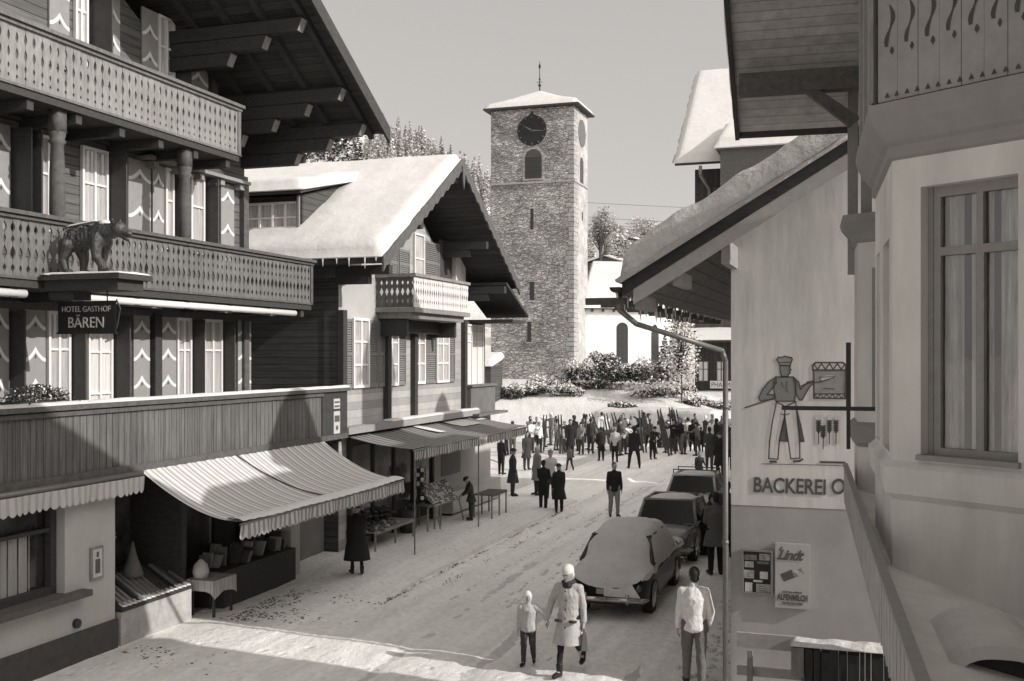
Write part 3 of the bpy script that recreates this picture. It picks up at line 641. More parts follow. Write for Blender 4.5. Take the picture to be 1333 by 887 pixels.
m=MB(); m.box(-12.3,-11.7,17.45,18.15,.7,.73); m.grid(lambda a,b:(-11.69+.03*math.sin(a*9)*b,17.43+.74*a,.735-.25*b-.1*b*abs(2*a-1)**3),16,6); m.grid(lambda a,b:(-12.3+.6*a,17.42+.02*math.sin(a*9)*b,.735-.2*b-.12*b*abs(2*a-1)**3),12,6); m.box(-12.31,-11.69,17.43,18.16,.731,.736); m.build('tablecloth',mat('checked_cloth',.45,.85,4,.1,planks=('XY',.14,1,.44),v2=.28),t)
for x in (-12.25,-11.78):
    for u in (17.5,18.08): m=MB(); m.box(x,x+.04,u,u+.04,.02,.7); m.build('leg',WD_DK,t)
m=MB(); m.lathe((-12.1,17.6,.74),[(.0,0),(.13,0),(.16,.12),(.13,.26),(.05,.34),(.03,.36),(.0,.36)],14); tag(m.build('white_jug',MURL,None,True,(-12.1,17.6,.74)),'pale rounded jug standing on the checked tablecloth','jug')
t=thing('souvenir_stall','long dark stall counter under the big awning with goods leaning on top','stall',(-12.4,19.6,0))
m=MB(); m.box(-12.9,-12.0,18.2,21.0,.02,.75); m.build('counter',WD_DK,t)
for i in range(34):
    u=18.3+i*.078; x=-12.15-random.random()*.5; h=random.uniform(.2,.4); tl=random.uniform(.02,.16); m=MB(); d=random.uniform(.02,.05)
    m.hexa([(x-.12,u,.76),(x+.12,u,.76),(x+.12,u+d,.76),(x-.12,u+d,.76),(x-.12,u+tl,.76+h),(x+.12,u+tl,.76+h),(x+.12,u+tl+d,.76+h),(x-.12,u+tl+d,.76+h)])
    m.build('souvenir',random.choice((WD_MID,SHUT,WD_DK,SHUTD,WD_LT,WD_BAL)),t)
t=thing('shop_mannequin','dark mannequin torso in striped sweater standing inside the shop display','mannequin',(-13.0,15.9,1.0))
m=MB(); m.ell((-13.0,15.75,2.35),(.1,.09,.13)); m.tube((-13.0,15.75,1.1),(-13.0,15.75,1.6),.03); m.ell((-13,15.75,1.07),(.14,.14,.03)); m.build('stand',IRON,t,True)
m=MB(); m.ell((-13.0,15.75,1.95),(.14,.22,.3)); m.cap((-13,15.55,2.1),(-12.85,15.45,1.75),.06,.05); m.cap((-13,15.95,2.1),(-12.85,16.05,1.75),.06,.05); m.build('sweater',mat('striped_sweater',.42,.9,9,.1,planks=('Z',.11,1,.25),v2=.04),t,True)
m=MB(); m.lathe((-12.8,16.5,.95),[(0,0),(.2,0),(.17,.12),(.07,.4),(.02,.62),(0,.63)],16); tag(m.build('hanging_scarf_cone',mat('pale_shawl',.16,.9,5,.2),None,True,(-12.8,16.5,.95)),'pale cone shaped shawl display behind the magazine rack','shawl')
# low retaining wall in the passage between hotel and chalet
m=MB(); m.box(-13.1,-12.8,21.45,24.4,0,1.25); tag(m.build('passage_wall',PLASD,None,False,(-12.9,22.5,0)),'low grey plastered wall in the passage between hotel and chalet','wall')
# ============================================================ SECOND CHALET
C=thing('chalet','snow covered wooden chalet with pointed gable and small white carved balcony','house',(-12.4,28,0))
G=wx(-12.4); gt=G
m=MB(); m.wp(G,[(23.8,0),(32.3,0),(32.3,6.6),(28.05,9.6),(23.8,6.9)],-.4,0); m.build('gable_wall',mat('chalet_gable_plaster',.40,.85,4,.12,bump=.3,bs=.01,planks=('Z',.2,.22),stain=.12),C)
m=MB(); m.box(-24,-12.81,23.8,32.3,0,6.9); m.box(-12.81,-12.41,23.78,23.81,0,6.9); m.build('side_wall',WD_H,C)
m=MB(); m.wb(G,23.9,25.0,5.9,6.95,.002,.012); m.wp(G,[(23.95,6.95),(25.6,6.95),(25.6,7.9)],.002,.012); m.wb(G,25.0,25.75,5.55,6.9,.002,.012); m.build('light_plaster_field',PLAS,C)
for s in (23.75,26.35,28.15,32.15): m=MB(); m.wb(G,s,s+.21,3.25,6.1,.002,.15); m.build('wall_post',WD_DK,C)
m=MB(); m.wb(G,23.6,32.9,3.05,3.22,.002,.38); m.build('ledge',mat('ledge_board',.3,.8,8,.15),C)
m=MB(); m.snow([G(26.2,3.22,.38),G(32.9,3.22,.38),G(32.9,3.22,.02),G(26.2,3.22,.02)],.05,60,6,.1,.01,2,.01); m.build('ledge_snow',SNOW,C,True)
# roof
ZE,ZR=7.3,10.45; U0,UM,U1=22.9,28.05,33.2
gable_roof(C,-26,-10.8,U0,UM,U1,ZE-.02,ZR-.02,.14)
m=MB()
for (a,za,b,zb) in ((U0-.03,ZE-.02,UM,ZR),(UM,ZR,U1+.03,ZE-.02)):
    n=14
    for i in range(n):
        p=i/n; q=(i+1)/n; ua=a+(b-a)*p; ub=a+(b-a)*q; z0=za+(zb-za)*p; z1=za+(zb-za)*q
        m.hexa([(-10.8,ua,z0-.34),(-10.75,ua,z0-.34),(-10.75,(ua+ub)/2,(z0+z1)/2-.27),(-10.8,(ua+ub)/2,(z0+z1)/2-.27),(-10.8,ua,z0+.02),(-10.75,ua,z0+.02),(-10.75,(ua+ub)/2,(z0+z1)/2+.02),(-10.8,(ua+ub)/2,(z0+z1)/2+.02)])
        m.hexa([(-10.8,(ua+ub)/2,(z0+z1)/2-.27),(-10.75,(ua+ub)/2,(z0+z1)/2-.27),(-10.75,ub,z1-.34),(-10.8,ub,z1-.34),(-10.8,(ua+ub)/2,(z0+z1)/2+.02),(-10.75,(ua+ub)/2,(z0+z1)/2+.02),(-10.75,ub,z1+.02),(-10.8,ub,z1+.02)])
m.wp(wx(-10.75),[(UM-.1,ZR-.2),(UM+.1,ZR-.2),(UM+.07,ZR-.6),(UM,ZR-.85),(UM-.07,ZR-.6)],.0,.03)
m.build('barge_board',WD_MID,C)
m=MB(); m.snow([(-25.6,U0-.05,ZE),(-10.82,U0-.05,ZE),(-10.82,UM,ZR),(-25.6,UM,ZR)],.25,90,50,.35,.05,.6,.05); m.snow([(-25.6,UM-.05,ZR),(-10.82,UM-.05,ZR),(-10.82,U1,ZE),(-25.6,U1,ZE)],.3,30,20,.5,.04,.5,.03); m.build('roof_snow',SNOW,C,True)
for u,z in ((23.7,7.0),(25.6,8.3),(28.05,9.85),(30.6,8.25),(32.3,7.0)):
    m=MB(); m.box(-12.4,-10.95,u-.1,u+.1,z-.05,z+.17); m.box(-12.4,-11.5,u-.09,u+.09,z-.28,z-.055); m.build('purlin',WD_DK,C)
# lower right wing roof
m=MB(); m.hexa([(-12.4,32.3,7.2),(-10.9,32.3,7.2),(-10.9,34.6,6.25),(-12.4,34.6,6.25),(-12.4,32.3,7.3),(-10.9,32.3,7.3),(-10.9,34.6,6.35),(-12.4,34.6,6.35)]); m.box(-14,-11.0,33.2,34.5,6.05,6.15); m.build('wing_roof',WD_DK,C)
random.seed(41)
for i in range(46):
    x=-10.85-i*.33-random.random()*.2; l=random.uniform(.05,.28); m=MB(); m.tube((x,U0-.08,ZE-.02),(x,U0-.07,ZE-.02-l),.025,.004,5); m.build('icicle',mat('icicle',.7,.15,5,.1,spec=.8),C)
m=MB(); m.box(-14.5,-12.5,32.31,34.7,0,6.1); m.build('wing_wall',WD_MID,C)
V=wx(-12.5)
window(C,V,V.at(605),V.at(628),3.95,6.0,.01,3,(.72,.86),.05,nm='veranda_window',pm=CURT)
m=MB(); m.wb(V,32.4,34.75,3.1,3.95,.01,.35); m.wb(V,32.35,34.8,3.95,4.02,.01,.42); m.wb(V,32.2,35.1,3.02,3.1,.0,.7); m.build('veranda_parapet',WD_BAL,C)
# balcony
Bk=wx(-11.3); b0,b1=25.9,29.9
carved(C,Bk,b0,b1,6.25,7.05,.155,WD_WH,-.03,2)
E=wu(b0); carved(C,E,-12.38,-11.32,6.25,7.05,.15,WD_MID,-.0,2,'shaded_side_boards')  # side boards coloured dark to paint in their shade beside the white front
m=MB(); m.wb(Bk,b0-.05,b1+.03,7.06,7.14,-.06,.06); m.box(-12.38,-11.37,b0-.06,b0+.04,7.06,7.13); m.build('balcony_rail',WD_LT,C)
m=MB(); m.wb(Bk,b0-.05,b1+.03,6.12,6.24,-1.1,.05); m.wb(Bk,b0+.1,b1-.1,5.96,6.12,-1.1,-.1); m.build('balcony_floor',WD_LT,C)
m=MB(); m.wb(Bk,b0+.2,b0+.34,5.5,5.95,-1.1,-.3); m.wb(Bk,b1-.34,b1-.2,5.5,5.95,-1.1,-.3); m.wb(Bk,b0+.4,b1-.4,5.6,5.95,-1.1,-.75); m.build('balcony_bracket',WD_DK,C)
def S2(px): return G.at(px)
zt,zb=5.9,4.15
for a,b in ((458,479),(500,517),(536,552),(567,583)): window(C,G,S2(a),S2(b),zb,zt+.04,.012,2,(.33,.66),.07)
for a,b in ((449,457.5),(480,491),(492,499.5),(517.5,527),(553,566.5),(583.5,591)): louvre(C,G,S2(a),S2(b),zb,zt)
for a,b in ((506,517),(518.5,532),(552,571)): louvre(C,G,S2(a),S2(b),7.1,8.35 if a>540 else 7.95)
window(C,G,S2(538),S2(551),7.05,8.5,.012,1,(.5,))
m=MB(); m.wb(G,S2(571),S2(587),7.05,8.5,.01,.05); m.build('balcony_door',SHUTD,C)
m=MB(); s=S2(588); m.wb(G,s,s+.04,7.1,8.45,.01,.12); m.wb(G,s,s+.85,7.1,8.45,.12,.155); m.wb(G,s+.02,s+.05,7.1,8.45,.156,.162); m.wb(G,s+.4,s+.44,7.1,8.45,.156,.17); m.build('shutter',WHITE,C,label='white painted shutter at the right end of the balcony')
# dormer on the near roof slope
DW=wu(24.0)
def sl(u): return ZE+(u-U0)*(ZR-ZE)/(UM-U0)
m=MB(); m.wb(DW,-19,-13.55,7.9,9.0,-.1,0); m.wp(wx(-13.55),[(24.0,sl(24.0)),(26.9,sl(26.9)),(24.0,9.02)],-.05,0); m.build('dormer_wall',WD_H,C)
window(C,DW,DW.at(323),DW.at(390),8.18,8.86,.012,4,(.42,),.055,nm='dormer_window',pm=CURTG)
m=MB(); m.hexa([(-20,23.6,9.0),(-13.35,23.6,9.0),(-13.35,27.0,9.85),(-20,27.0,9.85),(-20,23.6,9.1),(-13.35,23.6,9.1),(-13.35,27.0,9.9),(-20,27.0,9.9)]); m.build('dormer_roof',WD_DK,C)
m=MB(); m.snow([(-20,23.58,9.1),(-13.3,23.58,9.1),(-13.3,27.4,9.95),(-20,27.4,9.95)],.25,50,24,.3,.05,.9,.05); m.build('dormer_snow',SNOW,C,True)
m=MB(); m.tube((-13.6,23.93,7.7),(-13.6,23.93,9.0),.05); m.build('downpipe',METAL,C)
m=MB(); m.box(-20.9,-19.9,29,30,8.5,11.9); m.box(-21,-19.8,28.9,30.1,11.9,12.02); m.build('chimney',PLASD,C)
# shop level
m=MB(); m.wb(G,24.2,29.6,.3,3.0,.002,.05)
for s in (24.2,25.5,26.8,28.1,29.5): m.wb(G,s,s+.1,.1,3.0,.05,.12)
m.build('shop_front',WD_DK,C)
for a in (24.35,25.65,26.95,28.25): m=MB(); m.wb(G,a,a+1.1,.9,2.7,.052,.07); m.build('shop_pane',mat('shop_pane_glass',.09,.1,1.4,.8,spec=.8),C)
m=MB(); m.wb(G,29.7,34.7,.1,3.0,.002,.1); m.build('pale_shop_wall',PLAS,C)
m=MB(); m.wb(G,30.2,31.8,1.3,2.5,.101,.12); m.wb(G,30.3,31.7,1.4,2.4,.121,.125); m.build('notice_panel',MURM,C)
m=MB(); m.wb(G,30.2,34.6,.2,.85,.101,.5); m.build('bench_box',PLAS,C)
t=thing('shop_awning','dark striped awning with snow patches over the chalet shop','awning',(-12.3,28,3))
awning(t,-12.3,3.0,-10.45,2.72,23.9,33.0,AWN2,mat('striped_dark_valance',.42,.85,6,.1,planks=('Y',.15,1,.25),v2=.16),.2,1.3,.02,False,0)
m=MB()
for (a,b,c,d) in ((.66,.83,.05,.42),(.42,.47,.02,.5),(.9,.98,.0,.25)):
    def Q(p,q): 
        u=23.9+9.1*(a+(b-a)*p+.02*q); f=c+(d-c)*q; return (-12.3+1.85*f,u,3.0-.28*(1-(1-f)**1.3)-.02*math.sin(math.pi*f)+.02+.035*math.sin(math.pi*p)*math.sin(math.pi*q))
    m=MB(); m.grid(Q,14,8); m.build('snow_patch',SNOW,t,True)
for u in (24.1,28.6): m=MB(); m.tube((-10.5,u,.12),(-10.5,u,2.68),.02); m.build('awning_pole',METAL,t)
# ============================================================ GOODS ON THE PAVEMENT
PZ=.14
def low_table(name,label,x,u0,u1,wd,h,goods,seed,top=None):
    t=thing(name,label,'table',(x-wd/2,(u0+u1)/2,PZ)); random.seed(seed)
    m=MB(); m.box(x-wd,x,u0,u1,PZ+h-.03,PZ+h); m.box(x-.03,x+.005,u0,u1,PZ+h-.07,PZ+h-.031); m.build('table_top',top or WD_LT,t)
    for xx in (x-.04,x-wd):
        for uu in (u0+.02,u1-.06,(u0+u1)/2): m=MB(); m.box(xx,xx+.04,uu,uu+.04,PZ-.02,PZ+h-.03); m.build('leg',WD_LT,t)
    return t
a=gnd(489,718,z=PZ); b=gnd(523,702,z=PZ)
t=low_table('market_table','long low table with heaped dark knitwear behind the woman in the dark cape',a[0],a[1],b[1]+.6,1.0,.46,0,1)
def heap(label,x,u,z,sx,su,h,mts,n,seed,nm='goods_heap'):
    random.seed(seed); m=MB()
    for i in range(n):
        m.mi=random.randrange(len(mts)); p=(x+random.gauss(0,sx*.45),u+random.uniform(-su,su),0); q=max(.1,1-((p[0]-x)/sx)**2*.5)
        m.ell((p[0],p[1],z+.01+h*q*random.random()),(random.uniform(.05,.12),random.uniform(.06,.14),random.uniform(.02,.05)),8,5,Matrix.Rotation(random.uniform(-.5,.5),3,'X'))
    return tag(m.build(nm,mts,None,True,(x,u,z)),label,'goods')
heap('heap of dark knitted goods at the back of the low market table',a[0]-.7,(a[1]+b[1])/2+.3,PZ+.5,.3,.9,.35,[WD_DK,SHUTD,IRON],90,5)
heap('flat spread of dark patterned cloths on the front of the low market table',a[0]-.3,(a[1]+b[1])/2,PZ+.46,.3,.8,.05,[WD_DK,SHUT,SHUTD,WD_BAL],90,6)
a2=gnd(583,684,z=PZ)
t=thing('postcard_board','slanted board crowded with postcards on trestle legs beside the stooping man','display',(a2[0]-.3,a2[1]+.4,PZ))
PB=lambda s,q,d=0:(a2[0]-.08-.5*q-.0+.72*d,a2[1]-.75+2.0*s,PZ+.62+.55*q+.7*d)
m=MB(); m.hexa([PB(0,0,-.03),PB(1,0,-.03),PB(1,1,-.03),PB(0,1,-.03),PB(0,0),PB(1,0),PB(1,1),PB(0,1)]); m.build('board',WD_LT,t)
for s in (.05,.95):
    m=MB(); m.tube(PB(s,0,-.02),(a2[0]+.05,a2[1]-.75+2*s,PZ-.02),.022); m.build('leg',WD_LT,t); m=MB(); m.tube(PB(s,1,-.02),(a2[0]-.75,a2[1]-.75+2*s,PZ-.02),.022); m.build('leg',WD_LT,t)
random.seed(8); m=MB()
for i in range(15):
    for j in range(6):
        m.mi=random.choice((0,0,1,2,2)); s=.02+i/15.3; q=.04+j/6.3; m.hexa([PB(s,q,.004),PB(s+.05,q,.004),PB(s+.05,q+.13,.004),PB(s,q+.13,.004),PB(s,q,.012),PB(s+.05,q,.012),PB(s+.05,q+.13,.012),PB(s,q+.13,.012)])
        m.mi=1 if m.mi!=1 else 0; m.hexa([PB(s+.01,q+.03,.0125),PB(s+.035,q+.03,.0125),PB(s+.035,q+.08,.0125),PB(s+.01,q+.08,.0125),PB(s+.01,q+.03,.014),PB(s+.035,q+.03,.014),PB(s+.035,q+.08,.014),PB(s+.01,q+.08,.014)])
m.build('postcards',[WHITE,WD_DK,SHUT],t)
a3=gnd(563,690,z=PZ)
low_table('display_table','narrow table under the second awning left of the postcard board',a3[0],a3[1]-.3,a3[1]+.7,.7,.7,0,2,WD_MID)
t=thing('postcard_stand','dark revolving card stand with small white cards on the narrow table','display',(a3[0]-.4,a3[1]+.1,PZ+.7))
m=MB(); m.tube((a3[0]-.4,a3[1]+.1,PZ+.7),(a3[0]-.4,a3[1]+.1,PZ+1.75),.025); m.lathe((a3[0]-.4,a3[1]+.1,PZ+.7),[(0,0),(.16,0),(.14,.04),(.03,.06)],12); m.build('pole',IRON,t)
m=MB(); random.seed(9)
for j in range(7):
    for i in range(8):
        th=i*.785; c,s_=math.cos(th),math.sin(th); r=.15; z=PZ+.82+j*.13; m.mi=random.choice((0,1,1)); x0,y0=a3[0]-.4+r*c,a3[1]+.1+r*s_
        m.quad((x0-s_*.045,y0+c*.045,z),(x0+s_*.045,y0-c*.045,z),(x0+s_*.045,y0-c*.045,z+.1),(x0-s_*.045,y0+c*.045,z+.1))
m.build('cards',[WHITE,WD_DK],t)
a4=gnd(628,674,z=PZ)
low_table('side_table','small bare wooden table standing right of the stooping man',a4[0]+.35,a4[1]-.1,a4[1]+1.3,.6,.7,0,3,WD_MID)
a5=gnd(529,700,z=PZ); t=thing('wooden_barrel','small dark wooden tub standing between the two groups of tables','tub',(a5[0]-.3,a5[1]+.8,PZ)); m=MB(); m.lathe((a5[0]-.3,a5[1]+.8,PZ),[(0,0),(.2,0),(.25,.3),(.23,.6),(.2,.6),(.0,.56)],14); m.build('staves',WD_DK,t,True); m=MB(); m.lathe((a5[0]-.3,a5[1]+.8,PZ),[(.232,.14),(.24,.14),(.245,.19),(.237,.19)],14); m.build('hoop',IRON,t)
# ============================================================ CHURCH TOWER
TB=(-25.6,84.3,2.6)
T=thing('church_tower','square rubble stone church tower with dark clock and snowy pyramid roof','tower',TB)
x0,x1,u0,u1=-29.1,-22.15,82.2,86.5; TF=wu(u0); TS=Wall(x1,0,0,1)
m=MB(); m.box(x0,x1,u0,u1,1.5,24.7); m.build('stone_wall',STONE,T)
m=MB(); 
for (a,b) in ((x0,x0+.01),(x1,x1)): pass
random.seed(5)
z=1.5
while z<24.4:
    for xa,sg in ((x1,-1),):
        l=random.uniform(.35,.7); m.box(min(xa-.012*sg,xa+sg*l),max(xa-.012*sg,xa+sg*l),u0-.012,u0+.3,z,z+.36)
    l=random.uniform(.5,1.1); m.box(x1-.1,x1+.014,u0+.31,u0+.3+l,z,z+.36); z+=.38
m.build('quoins',STONEL,T)
m=MB(); m.box(x1+.001,x1+.011,u0+.32,u1,1.5,24.6); m.build('sunlit_side_sheet',mat('sunlit_stone_tone',.42,.9,2,.3,bump=.9,bs=.06,stain=.2),T)  # paler sheet puts the sunlit look of this tower side into its colour
m=MB(); m.box(x0-.1,x1+.1,u0-.1,u1+.1,18.7,18.86); m.build('string_course',STONEL,T)
m=MB(); 
c,s_=0,0
cx,cz=TF.at(693,170,); r=1.22
m.tube(TF(cx,cz,.0),TF(cx,cz,.05),r,r,40); m.wp(TF,[(cx-.35,cz+r-.06),(cx+.35,cz+r-.06),(cx+.12,cz+r+.1),(cx,cz+r+.35),(cx-.12,cz+r+.1)],0,.05)
dial=m.build('clock_face',mat('black_clock_dial',.022,.6,6,.3),T)
m=MB()
for i in range(12):
    a=math.pi/6*i; p=TF(cx+.83*r*math.sin(a),cz+.83*r*math.cos(a),.056); q=TF(cx+.95*r*math.sin(a),cz+.95*r*math.cos(a),.056); m.tube(p,q,.03,n=5)
def hand(an,l,w_): m.wp(TF,[(cx-.12*math.sin(an)-w_*math.cos(an),cz-.12*math.cos(an)+w_*math.sin(an)),(cx-.12*math.sin(an)+w_*math.cos(an),cz-.12*math.cos(an)-w_*math.sin(an)),(cx+l*math.sin(an),cz+l*math.cos(an))],.06,.075)
hand(math.radians(95),1.12,.07); hand(math.radians(300),.95,.08); m.build('hands',mat('worn_gilt',.16,.6,8,.2),dial)
def arch(m,w,s0,s1,z0,z1,d0,d1,n=12):
    c=(s0+s1)/2; r=(s1-s0)/2; m.wp(w,[(s0,z0),(s1,z0)]+[(c+r*math.cos(math.pi*i/n),z1-r+r*math.sin(math.pi*i/n)) for i in range(n+1)],d0,d1)
s0,z1=TF.at(684,195); s1,z0=TF.at(706,232)
m=MB(); arch(m,TF,s0-.2,s1+.2,z0-.15,z1+.2,0,.03); m.build('belfry_surround',STONEL,T)
m=MB(); arch(m,TF,s0,s1,z0,z1,.031,.045); bf=m.build('belfry_opening',SHUTD,T)
m=MB()
for i in range(9): m.wb(TF,s0+.06,s1-.06,z0+.1+i*.19,z0+.16+i*.19,.046,.09)
m.build('sound_louvre',WD_DK,bf)
for (a,b,c,d) in ((691,272,695,299),(690,367,696,391),(687,419,692,445)):
    s0,z1=TF.at(a,b); s1,z0=TF.at(c,d); m=MB(); m.wb(TF,s0,s1,z0,z1,.001,.01); q=m.build('slit_window',IRON,T); m=MB(); m.wb(TF,s0-.12,s1+.12,z0-.14,z0-.001,.0,.03); m.wb(TF,s0-.12,s1+.12,z1+.001,z1+.14,.0,.03); m.build('lintel',STONEL,q)
m=MB(); m.tube(TS(84.6,cz,.011),TS(84.6,cz,.06),1.1,1.1,30); m.build('clock_face',mat('grey_clock_dial',.13,.7,6,.3),T)
m=MB(); arch(m,TS,84.05,85.1,17.9+1.0,22.0-1.0,.012,.03); m.build('belfry_opening',SHUTD,T)
m=MB(); m.wb(TS,84.7,84.95,15.9,16.6,.012,.03); m.build('slit_window',IRON,T)
ez=24.72; o_=.5; mx,my=(x0+x1)/2,(u0+u1)/2
m=MB(); m.box(x0-o_,x1+o_,u0-o_,u1+o_,ez,ez+.14); m.build('eaves',WD_DK,T)
m=MB(); N_=28
def rf(a,b):
    x=x0-o_+(x1-x0+2*o_)*a; y=u0-o_+(u1-u0+2*o_)*b; k=max(abs(2*a-1),abs(2*b-1)); h=1.75*(max(0,1-k)**1.25)*.85+.32*min(1,max(0,1-k)*14)**.5
    return (x,y,ez+.145+h+.05*noise.noise(Vector((x,y,0)))*min(1,(1-k)*5))
m.grid(rf,N_,N_); m.build('roof_snow',SNOW,T,True)
m=MB(); m.tube((mx,my,ez+1.6),(mx,my,ez+4.3),.06,.025); m.ell((mx,my,ez+2.35),(.14,)*3); m.ell((mx,my,ez+2.85),(.09,)*3); m.ell((mx,my,ez+3.9),(.1,.03,.2)); m.box(mx-.25,mx+.25,my-.02,my+.02,ez+2.6,ez+2.64); m.build('finial',IRON,T,True)
# nave and apse
def wpt(px,Z): return toframe('S',(px-CX)*Z/FPX,Z)
A_,B_,C_=wpt(756,88.5),wpt(843,89.0),wpt(885,97)
K=thing('church_nave','white church choir with tall round arched windows and snowy roof right of the tower','church',(B_[0],B_[1]+3,2.6))
D1=Wall(A_[0],A_[1],B_[0]-A_[0],B_[1]-A_[1]); D2=Wall(B_[0],B_[1],C_[0]-B_[0],C_[1]-B_[1]); l1=math.hypot(B_[0]-A_[0],B_[1]-A_[1]); l2=math.hypot(C_[0]-B_[0],C_[1]-B_[1])
ze=8.75
m=MB(); m.wb(D1,0,l1,1.5,ze,-.4,0); m.wb(D2,0,l2,1.5,ze,-.4,0); m.build('plaster_wall',PLASW,K)
for w_,a,b,c,d in ((D1,803,420,818,473),(D2,848,422,858,472)):
    s0,z1=w_.at(a,b); s1,z0=w_.at(c,d); m=MB(); arch(m,w_,s0,s1,z0,z1,.002,.012); q=m.build('arched_window',IRON,K); m=MB()
    for i in range(1,3): m.wb(w_,s0+(s1-s0)*i/3-.02,s0+(s1-s0)*i/3+.02,z0,z1-.3,.013,.02)
    for i in range(1,6): m.wb(w_,s0,s1,z0+(z1-z0-.5)*i/5-.015,z0+(z1-z0-.5)*i/5+.015,.0131,.0195)
    m.build('leading',SHUTD,q); m=MB(); m.wb(w_,s0-.1,s1+.1,z0-.12,z0,.0,.08); m.build('sill',STONEL,q)
m=MB()
for w_,l in ((D1,l1),(D2,l2)):
    n=int(l/.9)
    for i in range(n+1): m.wb(w_,i*.9,i*.9+.14,ze-.22,ze-.01,0,.3)
    m.wb(w_,-.0,l,ze,ze+.1,-.2,.42)
m.build('eaves',WD_DK,K)
e0=D1(-.2,ze+.1,.45); e1=D1(l1+.1,ze+.1,.45); e2=D2(l2,ze+.1,.45); 
r0=(e0[0]-.2,e0[1]+5.2,12.9); r1=(e1[0]-1.6,e1[1]+5.4,12.9)
m=MB(); m.snow([e0,e1,r1,r0],.35,30,20,.35,.05,.8,.05); m.snow([e1,e2,(e2[0],e2[1]+.5,10.6),r1],.3,20,14,.4,.04,.8,.04); m.build('roof_snow',SNOW,K,True)
# far roofs beyond the church
def far_house(px,py,Z,w_,h,label):
    x,u=wpt(px,Z); zt=EYE+(HY-py)*Z/FPX; t=thing('distant_house',label,'house',(x,u,zt-h-1.5)); m=MB()
    E=wu(u-.01); m.wp(wu(u),[(x-w_/2,zt-h-2),(x+w_/2,zt-h-2),(x+w_/2,zt-h*.45),(x,zt-.35),(x-w_/2,zt-h*.45)],-6,0); m.build('timber_wall',WD_HM,t)
    m=MB(); s=.55
    for sg in (-1,1): m.snow([(x,u-1,zt-.2),(x,u+7,zt-.2),(x+sg*(w_/2+1),u+7,zt-h*.5-.1),(x+sg*(w_/2+1),u-1,zt-h*.5-.1)],.35,8,8,.4,.03)
    m.build('roof_snow',SNOW,t,True)
    for i in (-1,1): m=MB(); m.wb(wu(u),x+i*w_*.22-.4,x+i*w_*.22+.4,zt-h*.95,zt-h*.95+.9,.01,.05); m.build('window',GLASS,t)
far_house(790,332,155,8.5,3.4,'snow roofed timber house just above the church choir roof')
far_house(812,306,240,9,3.2,'small snow roofed chalet highest on the slope right of the tower')
x,u=wpt(633,72); t=thing('snowy_shed','small dark shed with snow on its roof between chalet and tower foot','shed',(x,u,2)); m=MB(); m.box(x-.9,x+.35,u,u+2.4,1.0,4.2); m.build('timber_wall',WD_H,t); m=MB(); m.box(x-.1,x+.02,u-.02,u,2.0,3.4); m.build('door',WD_MID,t)
m=MB(); m.snow([(x-1.1,u-.3,4.25),(x+.55,u-.3,4.25),(x+.4,u+2.6,4.9),(x-1.0,u+2.6,4.9)],.35,12,12,.3,.05); m.build('roof_snow',SNOW,t,True)
# overhead wires
for i,(ya,yb) in enumerate(((264,268),(283,288),(293,296))):
    m=MB(); P=[]
    for k in range(21):
        a=k/20; px=766+(1180-766)*a; Z=86+a*10; x,u=wpt(px,Z); y=ya+(yb-ya)*a*3.2+3*math.sin(math.pi*a); P.append((x,u,EYE+(HY-y)*Z/FPX))
    for a,b in zip(P[:-1],P[1:]): m.tube(a,b,.018,n=4)
    tag(m.build('overhead_wire',mat('grey_wire',.12,.6,5,.1),None,False,P[0]),['uppermost thin overhead wire running right from the tower','middle thin overhead wire running right from the tower','lowest thin overhead wire running right from the tower'][i],'wire','overhead wires right of the church tower')
# ============================================================ TALL DARK CHALET ON THE RIGHT
Q=thing('tall_chalet','tall dark timber chalet with steep snow roof behind the bakery and a white pharmacy sign','house',(-6,91,2))
class MBQ(MB):            # laid out on a 1:1.1 drawing
    def build(s,*a,**k): s.v=[(x*1.1,u*1.1,5+(z-5)*1.1) for x,u,z in s.v]; return MB.build(s,*a,**k)
QW=wu(88); qx=-13.5
m=MBQ(); m.box(qx,6,88,104,.5,20.1); m.build('timber_wall',mat('dark_vertical_boards',.05,.8,6,.35,bump=.4,planks=('X',.4,.5)),Q)
m=MBQ(); m.hexa([(-14.9,86.6,20.25),(8,86.6,20.25),(8,98,30.1),(-14.9,98,30.1),(-14.9,86.6,20.5),(8,86.6,20.5),(8,98,30.4),(-14.9,98,30.4)]); m.build('roof',WD_DK,Q)
m=MBQ(); m.snow([(-14.9,86.5,20.5),(8,86.5,20.5),(8,98,30.4),(-14.9,98,30.4)],.6,60,40,.6,.07,.4,.12); m.build('roof_snow',SNOW,Q,True)
m=MBQ(); m.tube((-12.8,86.3,20.1),(-12.8,86.3,19.4),.14); m.tube((-12.8,86.3,19.4),(-12.3,87.85,18.4),.14); m.tube((-12.3,87.85,18.4),(-12.3,87.85,10),.14); m.build('downpipe',METAL,Q)
m=MBQ(); m.box(-11.0,0,84.5,88,17.5,20.9); m.box(-11.3,.2,84.2,88,20.9,21.1); m.build('cross_wing',WD_MID,Q)
m=MBQ(); m.snow([(-11.4,84.1,21.1),(.4,84.1,21.1),(.4,89.5,23.3),(-11.4,89.5,23.3)],.85,30,20,.6,.06,.5,.15); m.build('wing_snow',SNOW,Q,True)
m=MBQ(); m.wb(QW,qx-.1,5,7.3,10.8,1.4,1.48); m.wb(QW,qx-.1,5,7.1,7.3,0,1.5); m.build('balcony_boards',mat('dark_balcony_boards',.07,.8,6,.3,planks=('X',.6,.6)),Q)
m=MBQ(); m.box(-15.0,5,85.4,88,6.0,6.2); m.build('canopy',WD_DK,Q)
m=MBQ(); m.snow([(-15.1,85.3,6.2),(5,85.3,6.2),(5,88,7.2),(-15.1,88,7.2)],.5,30,10,.4,.06,.7,.12); m.build('canopy_snow',SNOW,Q,True)
